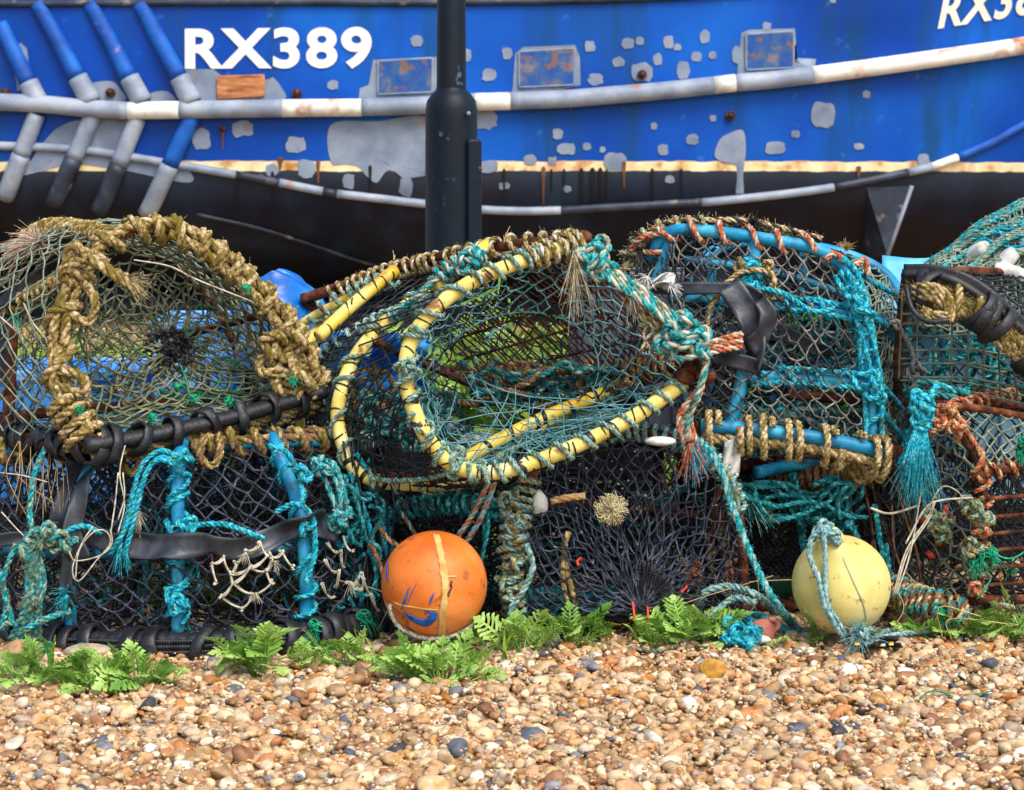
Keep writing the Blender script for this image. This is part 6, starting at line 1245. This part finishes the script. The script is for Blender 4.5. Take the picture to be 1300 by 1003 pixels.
tube(q,resample(catmull([W(1150,690,3.87),W(1175,645,3.87),W(1196,635,3.88),W(1235,632,3.88)]),.008),.002,5); tube(q,resample(catmull([W(1176,650,3.87),W(1196,618,3.87),W(1218,626,3.88),W(1222,640,3.89)]),.008),.0014,5); tube(q,resample(catmull([W(1105,645,3.9),W(1130,652,3.9),W(1165,642,3.9)]),.008),.0024,5)
solo(q,'twine',M['cream'],'loop of thin cream twine hanging against the rusty barred pot','twine')
q=MB()
for k in range(26):
    x=rs.choice([1150,880,1000,470,560,830,1215]); p=G(x+rs.randn()*30,775+rs.rand()*40,.015); tube(q,resample(catmull([p,p+[rs.randn()*.03,rs.randn()*.02,.03+rs.rand()*.05],p+[rs.randn()*.08,rs.randn()*.02,.02+rs.rand()*.1]]),.01),.0009,4)
o=solo(q,'dry_stalks',M['hay'],'thin dry stalks scattered along the foot of the pots','stalks'); o['kind']='stuff'

# ------------------------------------------------------------------ weeds
def leaf(q,base,dirv,L,r,mi=0,stalk=None):
    d=unit(np.asarray(dirv,float)); up=np.array([0,0,1.]); s=unit(np.cross(d,up)+1e-6); n_=unit(np.cross(s,d)); cur=r.uniform(.1,1.2); tw=r.randn()*.55; s=s*math.cos(tw)+n_*math.sin(tw); n_=unit(np.cross(s,d))
    def pt(t,w): 
        return base+d*L*(t-.12*cur*t*t)+n_*(-L*cur*.30*t*t*t+L*abs(w)*.10+.0012*math.sin(t*17+w*40))+s*w*L
    V=[];Fs=[]
    def addp(pts):
        k=len(V); V.extend(pts); 
        for i in range(1,len(pts)-1): Fs.append([k,k+i,k+i+1])
    n=5; ts=np.linspace(.1,1,14); w0=.012
    k=len(V)
    for t in ts: wd=w0+.028*math.sin(PI*t)**1.0*(t>.25); V.extend([pt(t,-wd),pt(t,wd)])
    for i in range(len(ts)-1): a=k+2*i; Fs.append([a,a+2,a+3]); Fs.append([a,a+3,a+1])
    for i in range(n):
        t=.26+.60*i/(n-1); ll=(.34*math.sin(PI*(.18+.72*t))+.05)*r.uniform(.85,1.15); ww=.075*r.uniform(.85,1.15)
        for sg in (-1,1):
            t0=t+.03*sg*.5; f=.55      # lobes point forward
            o=[(t0-ww*.30,.01),(t0-ww*.35+f*ll*.3,ll*.40),(t0-ww*.62+f*ll*.6,ll*.66),(t0-ww*.15+f*ll*.75,ll*.78),(t0-.0+f*ll*.95,ll*1.02),(t0+ww*.30+f*ll,ll*.86),(t0+ww*.78+f*ll*.9,ll*.72),(t0+ww*.42+f*ll*.5,ll*.42),(t0+ww*.38,.01)]
            addp([pt(min(a,1.3),sg*b) for a,b in o])
    o=[(.92,-.06),(.97,-.13),(1.03,-.10),(1.06,-.15),(1.12,-.07),(1.20,0),(1.12,.07),(1.06,.15),(1.03,.10),(.97,.13),(.92,.06)]; addp([pt(a,b) for a,b in o])
    q.add(np.array(V),np.array(Fs),mi)
    tube(q,np.array([base,pt(.3,0)-n_*.0006,pt(.65,0)-n_*.0006,pt(1,0)-n_*.0004]),[.0014,.0013,.0009,.0004],4,1,caps=False)
def weed(x,y,n,L,label,seed,spread=1.0,tall=.5,w=0.03):
    r=np.random.RandomState(seed); p=G(x,y,.0); q=MB(); st=MB(); n=int(n*.95)+3; L=L*1.12
    root=thing('weed',tuple(p),label,'weed','leafy weeds growing along the foot of the pots')
    for k in range(n):
        a=r.rand()*2*PI; h=r.rand(); b=p+np.array([math.cos(a)*w*spread*r.rand()*1.5,math.sin(a)*.016*r.rand(),.004+L*.35*h*tall]); el=r.uniform(.2,1.4); d=np.array([math.cos(a)*math.cos(el),math.sin(a)*math.cos(el)*.7-.15,math.sin(el)])
        leaf(q,b,d,L*r.uniform(.5,1.0),r,int(r.rand()<.3))
        tube(st,np.array([p+[(b-p)[0]*.5,(b-p)[1]*.5,-.005],b+d*.004]),.0014,5)
    q.build('leaves',[M['leaf'],M['leafd']],root); st.build('stem',M['leafd'],root)
    return root
weed(62,864,26,.062,'spreading leafy weed at the left end under the tyre wrapped base',1,1.6)
weed(118,876,20,.058,'leafy weed growing in pebbles just right of the leftmost weed clump',2,1.3)
weed(176,874,24,.066,'bushy leafy weed in front of the middle of the tyre wrapped base',3,1.4)
weed(18,872,9,.05,'small leafy weed at the far left edge of the shingle',4,1)
weed(330,856,20,.072,'upright leafy weed below the green twine tuft',5,1.1,.9)
weed(384,848,7,.04,'small weed directly under the white mended net',6,1.0,.8)
weed(440,844,14,.052,'small weed at the right end of the tyre wrapped base',7,1.2,.9)
weed(518,856,14,.05,'low weed directly below the left half of the orange buoy',8,1.5,.3)
weed(562,866,36,.070,'broad leafy weed growing in front of the orange buoy',9,1.9,.5)
weed(618,824,16,.058,'dense weed touching the right side of the orange buoy',10,1.2,.9)
weed(662,832,14,.064,'leafy weed between the orange buoy and the gathered net',11,1.5,.8)
weed(722,822,18,.070,'tall leafy weed left of the gathered black net',13,1.2,1.2)
weed(756,814,9,.05,'leafy weed touching the left of the net gather point',14,1,.9)
weed(866,822,26,.080,'tall leafy weed right of the gathered black net',15,1.4,1.1)
weed(900,814,18,.066,'leafy weed growing behind the turquoise rope pile',16,1.2,1.0)
weed(832,824,9,.045,'tiny weed in the pebbles in front of the gathered net',17,1,.4)
weed(1232,814,16,.064,'leafy weed at the foot of the orange wound post',18,1.2,.8)
weed(1280,814,22,.068,'leafy weed in front of the rusty bars at the right edge',19,1.3,.8)
weed(250,770,20,.07,'leafy weed growing inside the lower left pot',20,2.2,.9,.05)
weed(335,765,20,.07,'leafy weed growing behind the mended net',21,2.0,.9,.05)
weed(806,816,7,.045,'leafy weed just right of the net gather point',23,1.3,.8)
weed(940,826,8,.04,'low pale weed by the turquoise rope pile',24,1.2,.4)
weed(1190,814,10,.05,'small weed left of the orange wound post',25,1.2,.6)
weed(1030,822,5,.03,'tiny seedling in front of the pale yellow buoy',22,1,.4)
def grassclump(x,y,n,h,label,seed):
    r=np.random.RandomState(seed); p=G(x,y,0); q=MB(); P=p+np.stack([r.randn(n)*.008,r.randn(n)*.006,0*r.rand(n)],1); blades(q,P,h,.008,seed,.8); solo(q,'grass_tuft',M['gras'],label,'grass','grass tufts by the pots')
grassclump(148,880,6,.075,'grass tuft in front of the left leafy weeds',1); grassclump(468,838,5,.08,'grass tuft left of the orange buoy',2); grassclump(640,842,7,.07,'grass tuft right of the broad weed by the orange buoy',3)
q=MB(); 
def blade(a,b,w,bend): 
    P=resample(catmull([a,(a+b)/2+bend,b]),.008); n=len(P); ww=w*np.sin(PI*np.linspace(.12,1,n))**.7; T=unit(np.gradient(P,axis=0)); S=unit(np.cross(T,[0,1,.2])); sheet(q,P[:,None]+S[:,None]*(np.linspace(-.5,.5,3)[None]*ww[:,None])[...,None],.0006)
blade(G(1040,818,0),W(1018,770,3.76),.010,np.array([.004,0,.0])); blade(G(1082,818,.01),W(1122,800,3.72),.008,np.array([0,0,.004])); solo(q,'grass_tuft',M['leafd'],'two long grass blades in front of the pale yellow buoy','grass','grass tufts by the pots')

# ------------------------------------------------------------------ things in the second row
def crate(x0,y0,x1,y1,d,dep,m,label,rz=0,rib=5):
    a=W(x0,y1,d); b=W(x1,y0,d); w_=b[0]-a[0]; h_=b[2]-a[2]; c=np.array([(a[0]+b[0])/2,d+dep/2,(a[2]+b[2])/2]); root=thing('fish_crate',(c[0],c[1],a[2]),label,'crate'); t=.012
    R=lambda x,y: c+np.array([x*math.cos(rz)-y*math.sin(rz),x*math.sin(rz)+y*math.cos(rz),0])
    q=MB()
    for (x,y,sx,sy) in ((0,-dep/2,w_,t),(0,dep/2,w_,t),(-w_/2+t/2,0,t,dep-t-.004),(w_/2-t/2,0,t,dep-t-.004)): box(q,R(x,y),(sx,sy,h_),rz=rz,bev=.003)
    box(q,R(0,0)-[0,0,h_/2-t*.7],(w_-2*t-.002,dep-t-.004,t),rz=rz); q.build('walls',m,root,False)
    q=MB(); box(q,R(0,-dep/2-.006)+[0,0,h_/2-.012],(w_+.02,.022,.024),rz=rz,bev=.004); box(q,R(0,dep/2+.006)+[0,0,h_/2-.012],(w_+.02,.022,.024),rz=rz,bev=.004); q.build('rim',m,root,False)
    q=MB()
    for k in range(rib): box(q,R((k+.5)/rib*w_-w_/2,-dep/2-.010),(.012,.012,h_*.8),rz=rz,bev=.003)
    q.build('ribs',m,root,False); return root
crate(-80,470,170,640,4.62,.35,M['crate'],'bright blue fish crate behind the far left of the tan rope pot')
crate(190,405,330,640,4.7,.35,M['crate'],'bright blue fish crate behind the net gather of the tan rope pot',.05)
crate(-60,640,250,830-55,4.75,.4,M['blk'],'black fish crate on the ground behind the lower left pot')
crate(260,636,520,830-58,4.72,.4,M['blk'],'black fish crate on the ground behind the orange buoy',-.04)
crate(540,560,840,755,4.78,.4,M['blk'],'black fish crate on the ground behind the gathered net pot',.03)
crate(730,345,880,560,4.7,.3,M['gry'],'grey fish crate behind the right corner of the yellow hooped pot',-.1)
crate(880,420,1130,640,4.85,.35,M['blk'],'upper black fish crate behind the turquoise framed pot',.05)
crate(860,650,920,752,4.82,.35,M['blk'],'narrow black crate behind the lower right pot')
crate(1090,640,1330,752,4.8,.4,M['blk'],'black fish crate on the ground behind the rusty barred pot',.04)
crate(1150,400,1330,640,4.78,.35,mat('pale blue plastic',[(80,150,190),(110,176,206),(150,196,214)],7,.5,.2,60,.4),'pale blue fish crate behind the rubber capped rope bundle',-.05)
# crumpled blue tarpaulin
q=MB(); n1,n2=46,34; u,v=np.meshgrid(np.linspace(0,1,n1),np.linspace(0,1,n2),indexing='ij')
px=300+u*120; top=np.interp(px,[300,330,345,372,400,420],[392,350,345,360,385,410]); py=top+v*(470-top); d_=4.55-.10*np.sin(u*PI)-.12*v
Gt=np.stack([(px-650)/F*d_,d_,CH-(py-HOR)/F*d_],-1); nz=sn(Gt.reshape(-1,3)*[1,1,.5],30,12).reshape(n1,n2)*.014+np.abs(sn(Gt.reshape(-1,3),55,15).reshape(n1,n2))*.012; Gt[...,1]+=nz; Gt[...,2]+=nz*.4
sheet(q,Gt,.002); back_=Gt[:,:,:].copy(); back_[...,1]+=.12; sheet(q,back_,.002); solo(q,'tarpaulin',M['tarp'],'crumpled bright blue tarpaulin between the tan rope pot and yellow hooped pot','tarpaulin')
q=MB(); c=W(492,560,4.28); V,Fc=ico(4); q.add(V*(1+.03*sn(V,2,5))[:,None]*np.array([.10,.07,.105])+c,Fc); o=solo(q,'fender_float',M['gry'],'large dark grey round float lying inside the yellow hooped pot','float')
q=MB(); c=W(470,470,4.5)
Gd=[[c+np.array([-.12+.24*a+.01*math.sin(b*9),.03*math.sin(a*8+b*5)+.02*math.sin(b*13),-.08+.16*b]) for b in np.linspace(0,1,16)] for a in np.linspace(0,1,24)]; sheet(q,Gd,.003); solo(q,'plastic_sheet',M['tarp'],'scrap of blue sheeting behind the left side of the yellow hooped pot','sheeting')
# heap of green net with white floats, top right
def heap():
    root=thing('net_heap',tuple(W(1270,400,4.6)),'heap of green netting with white floats above the rubber capped rope bundle','net'); q=MB()
    xs_=np.linspace(1165,1440,60)
    def surf(u,v,o=0):
        x=1165+u*275; y=np.interp(x,[1165,1200,1240,1270,1300,1350,1440],[345,318,290,272,258,245,240]); yy=y+(420-y)*v; d=4.62-.22*np.sqrt(np.clip(v,0,1))+o; P=np.stack([(x-650)/F*d,d+0*x,CH-(yy-HOR)/F*d],-1); return P+sn3(P,28,44)*.008
    net(q,lambda u,v:surf(u,v),44,18,.0022,diamond=False,jit=.004,seed=111); net(q,lambda u,v:surf(u,v,.03),40,16,.002,jit=.006,seed=112); q.build('netting',M['netw'],root)
    q=MB(); 
    for k in range(9):
        v0=rs.rand()*.5; P=surf(np.linspace(0,1,30),np.clip(v0*.6+.12*np.sin(np.linspace(0,4,30)+k)+.02,0.01,1)); rope(q,P+[0,-.012,0],.0062,(0,1,0) if k%2 else (2,2,1))
    for k in range(3): P=surf(np.linspace(0,1,30),np.full(30,.015*k)); rope(q,P+[0,-.004*k,.003],.007,(0,2,0))
    for k in range(26): tube(q,hang(surf(np.array([.25+.3*rs.rand()]),np.array([.1]))[0]-[0,.02,0],surf(np.array([.5+.3*rs.rand()]),np.array([.25+.2*rs.rand()]))[0]-[0,.02,0],.01,9,.01,k),.0022,4,3)
    q.build('rope_bunch',[M['teal'],M['grn'],M['netw'],M['turq']],root)
    r=np.random.RandomState(4)
    for k in range(13):
        p=surf(np.array([.12+.8*r.rand()]),np.array([.15+.6*r.rand()]))[0]+[0,.005,0]; q=MB(); ax=unit(r.randn(3)*[1,.3,.7]); revolve(q,[(.001,-.035),(.014,-.033),(.018,-.018),(.018,.018),(.014,.033),(.001,.035)],16,p,ax); q.build('white_float',M['whit'],root)
    q=MB(); n1,n2=30,14; u,v=np.meshgrid(np.linspace(0,1,n1),np.linspace(.12,1,n2),indexing='ij'); P=surf(u.ravel(),v.ravel(),.12).reshape(n1,n2,3); sheet(q,P,.004); q.build('inner_sheet',M['tarpc'],root)
M['tarpc']=mat('sea green sheet',[(60,110,120),(96,150,160),(150,190,196)],14,.6,.4,50,.3,spots=((30,50,50),16,.5,.1)); heap()
q=MB(); n1,n2=24,10; u,v=np.meshgrid(np.linspace(0,1,n1),np.linspace(0,1,n2),indexing='ij'); px=1120+u*150; py=326+14*np.sin(u*5)*0+v*70; d_=4.72-.1*v
Gt=np.stack([(px-650)/F*d_,d_,CH-(py-HOR)/F*d_],-1); Gt[...,2]+=sn(Gt.reshape(-1,3),20,3).reshape(n1,n2)*.006; sheet(q,Gt,.003); solo(q,'tarpaulin',mat('light blue tarpaulin',[(70,160,210),(100,186,226),(140,206,232)],7,.4,.2,40,.5),'light blue sheeting behind the turquoise framed pot and green net heap','tarpaulin')
# tall weeds between pots and boat
def tallweed(x,d,h,n,label,seed):
    r=np.random.RandomState(seed); p=np.array([(x-650)/F*d,d,0.]); root=thing('tall_weed',tuple(p),label,'weed','tall weeds behind the pots'); q=MB(); st=MB()
    for k in range(n):
        a=r.rand()*2*PI; b=p+np.array([math.cos(a)*.07*r.rand(),math.sin(a)*.07*r.rand(),-.01]); top_=b+np.array([math.cos(a)*h*.3*r.rand(),math.sin(a)*h*.2,h*r.uniform(.6,1.05)]); P=hang(b,top_,-.02,8,.012,k); tube(st,P,.003,5)
        for j in range(7): t=int(1+j*.9); a2=r.rand()*2*PI; leaf(q,P[t],(math.cos(a2),math.sin(a2),.5),.11*r.uniform(.7,1.2),r,k%2)
    q.build('leaves',[M['gras'],M['leaf']],root); st.build('stem',M['leafd'],root)
for k,(x,d,h,l) in enumerate(((560,5.0,.50,'yellow green tall weed seen through the left of the yellow hooped pot'),(610,5.15,.56,'yellow green tall weed standing directly in front of the lamp post'),(665,5.05,.54,'yellow green tall weed seen through the middle of the yellow hooped pot'),(715,5.2,.5,'yellow green tall weed seen through the right of the yellow hooped pot'),(1000,5.1,.36,'green tall weed behind the lower right pot'),(450,5.1,.42,'green tall weed behind the dark grey float'))): tallweed(x,d,h*1.12,13,l,k+60)
def whitestone():
    q=MB(); V,Fc=ico(4); q.add(V*(1+.12*sn(V,2,9))[:,None]*np.array([.09,.06,.05])+W(672,424,4.9),Fc); return q
# copies of the gathered net pot as a second row
def copytree(o,parent=None):
    c=o.copy(); col.objects.link(c)
    if parent is not None: c.parent=parent
    for ch in [x for x in o.children]: copytree(ch,c)
    return c
src=[o for o in bpy.data.objects if o.name.startswith('lobster_pot') and 'gathered' in o.get('label','')][0]
for k,(x,dy,rz,lab) in enumerate(((-.62,.62,.15,'black netted pot in the second row behind the tan rope pot'),(.62,.70,-.2,'black netted pot in the second row behind the turquoise framed pot'))):
    c=copytree(src); c.location=(c.location[0]+x,c.location[1]+dy,0.03); c.rotation_euler=(0,0,rz); c['label']=lab; c['group']='second row of black netted pots'
# ------------------------------------------------------------------ light and camera
w=bpy.data.worlds.new('World'); scene.world=w; w.use_nodes=True; nt=w.node_tree; bg=nt.nodes['Background']
sk=nt.nodes.new('ShaderNodeTexSky'); sk.sky_type='NISHITA'; sk.sun_disc=False
EL,AZ=math.radians(52),math.radians(152)       # azimuth measured from +Y towards +X
sk.sun_elevation=EL; sk.sun_rotation=AZ; sk.dust_density=3; sk.air_density=1.0; sk.ozone_density=.6
nt.links.new(sk.outputs[0],bg.inputs[0]); bg.inputs[1].default_value=.15
sl=bpy.data.lights.new('sun','SUN'); sl.energy=1.35; sl.angle=math.radians(28); sl.color=(1,.95,.87)
so=bpy.data.objects.new('sun',sl); col.objects.link(so)
dv=Vector((math.sin(AZ)*math.cos(EL),math.cos(AZ)*math.cos(EL),math.sin(EL))); so.rotation_euler=dv.to_track_quat('Z','Y').to_euler(); so.location=dv*20
cam=bpy.data.cameras.new('camera'); co=bpy.data.objects.new('camera',cam); col.objects.link(co); scene.camera=co
co.location=(0,0,CH); co.rotation_euler=(PI/2,0,0); cam.sensor_width=36; cam.lens=F/1300*36; cam.shift_y=(HOR-501.5)/1300; cam.clip_end=3000; cam.clip_start=.05
cam.dof.use_dof=True; cam.dof.focus_distance=4.0; cam.dof.aperture_fstop=13
scene.render.engine='CYCLES'; scene.view_settings.view_transform='Standard'; scene.view_settings.look='None'; scene.view_settings.exposure=.88; scene.view_settings.gamma=1
scene.render.resolution_x=1024; scene.render.resolution_y=790
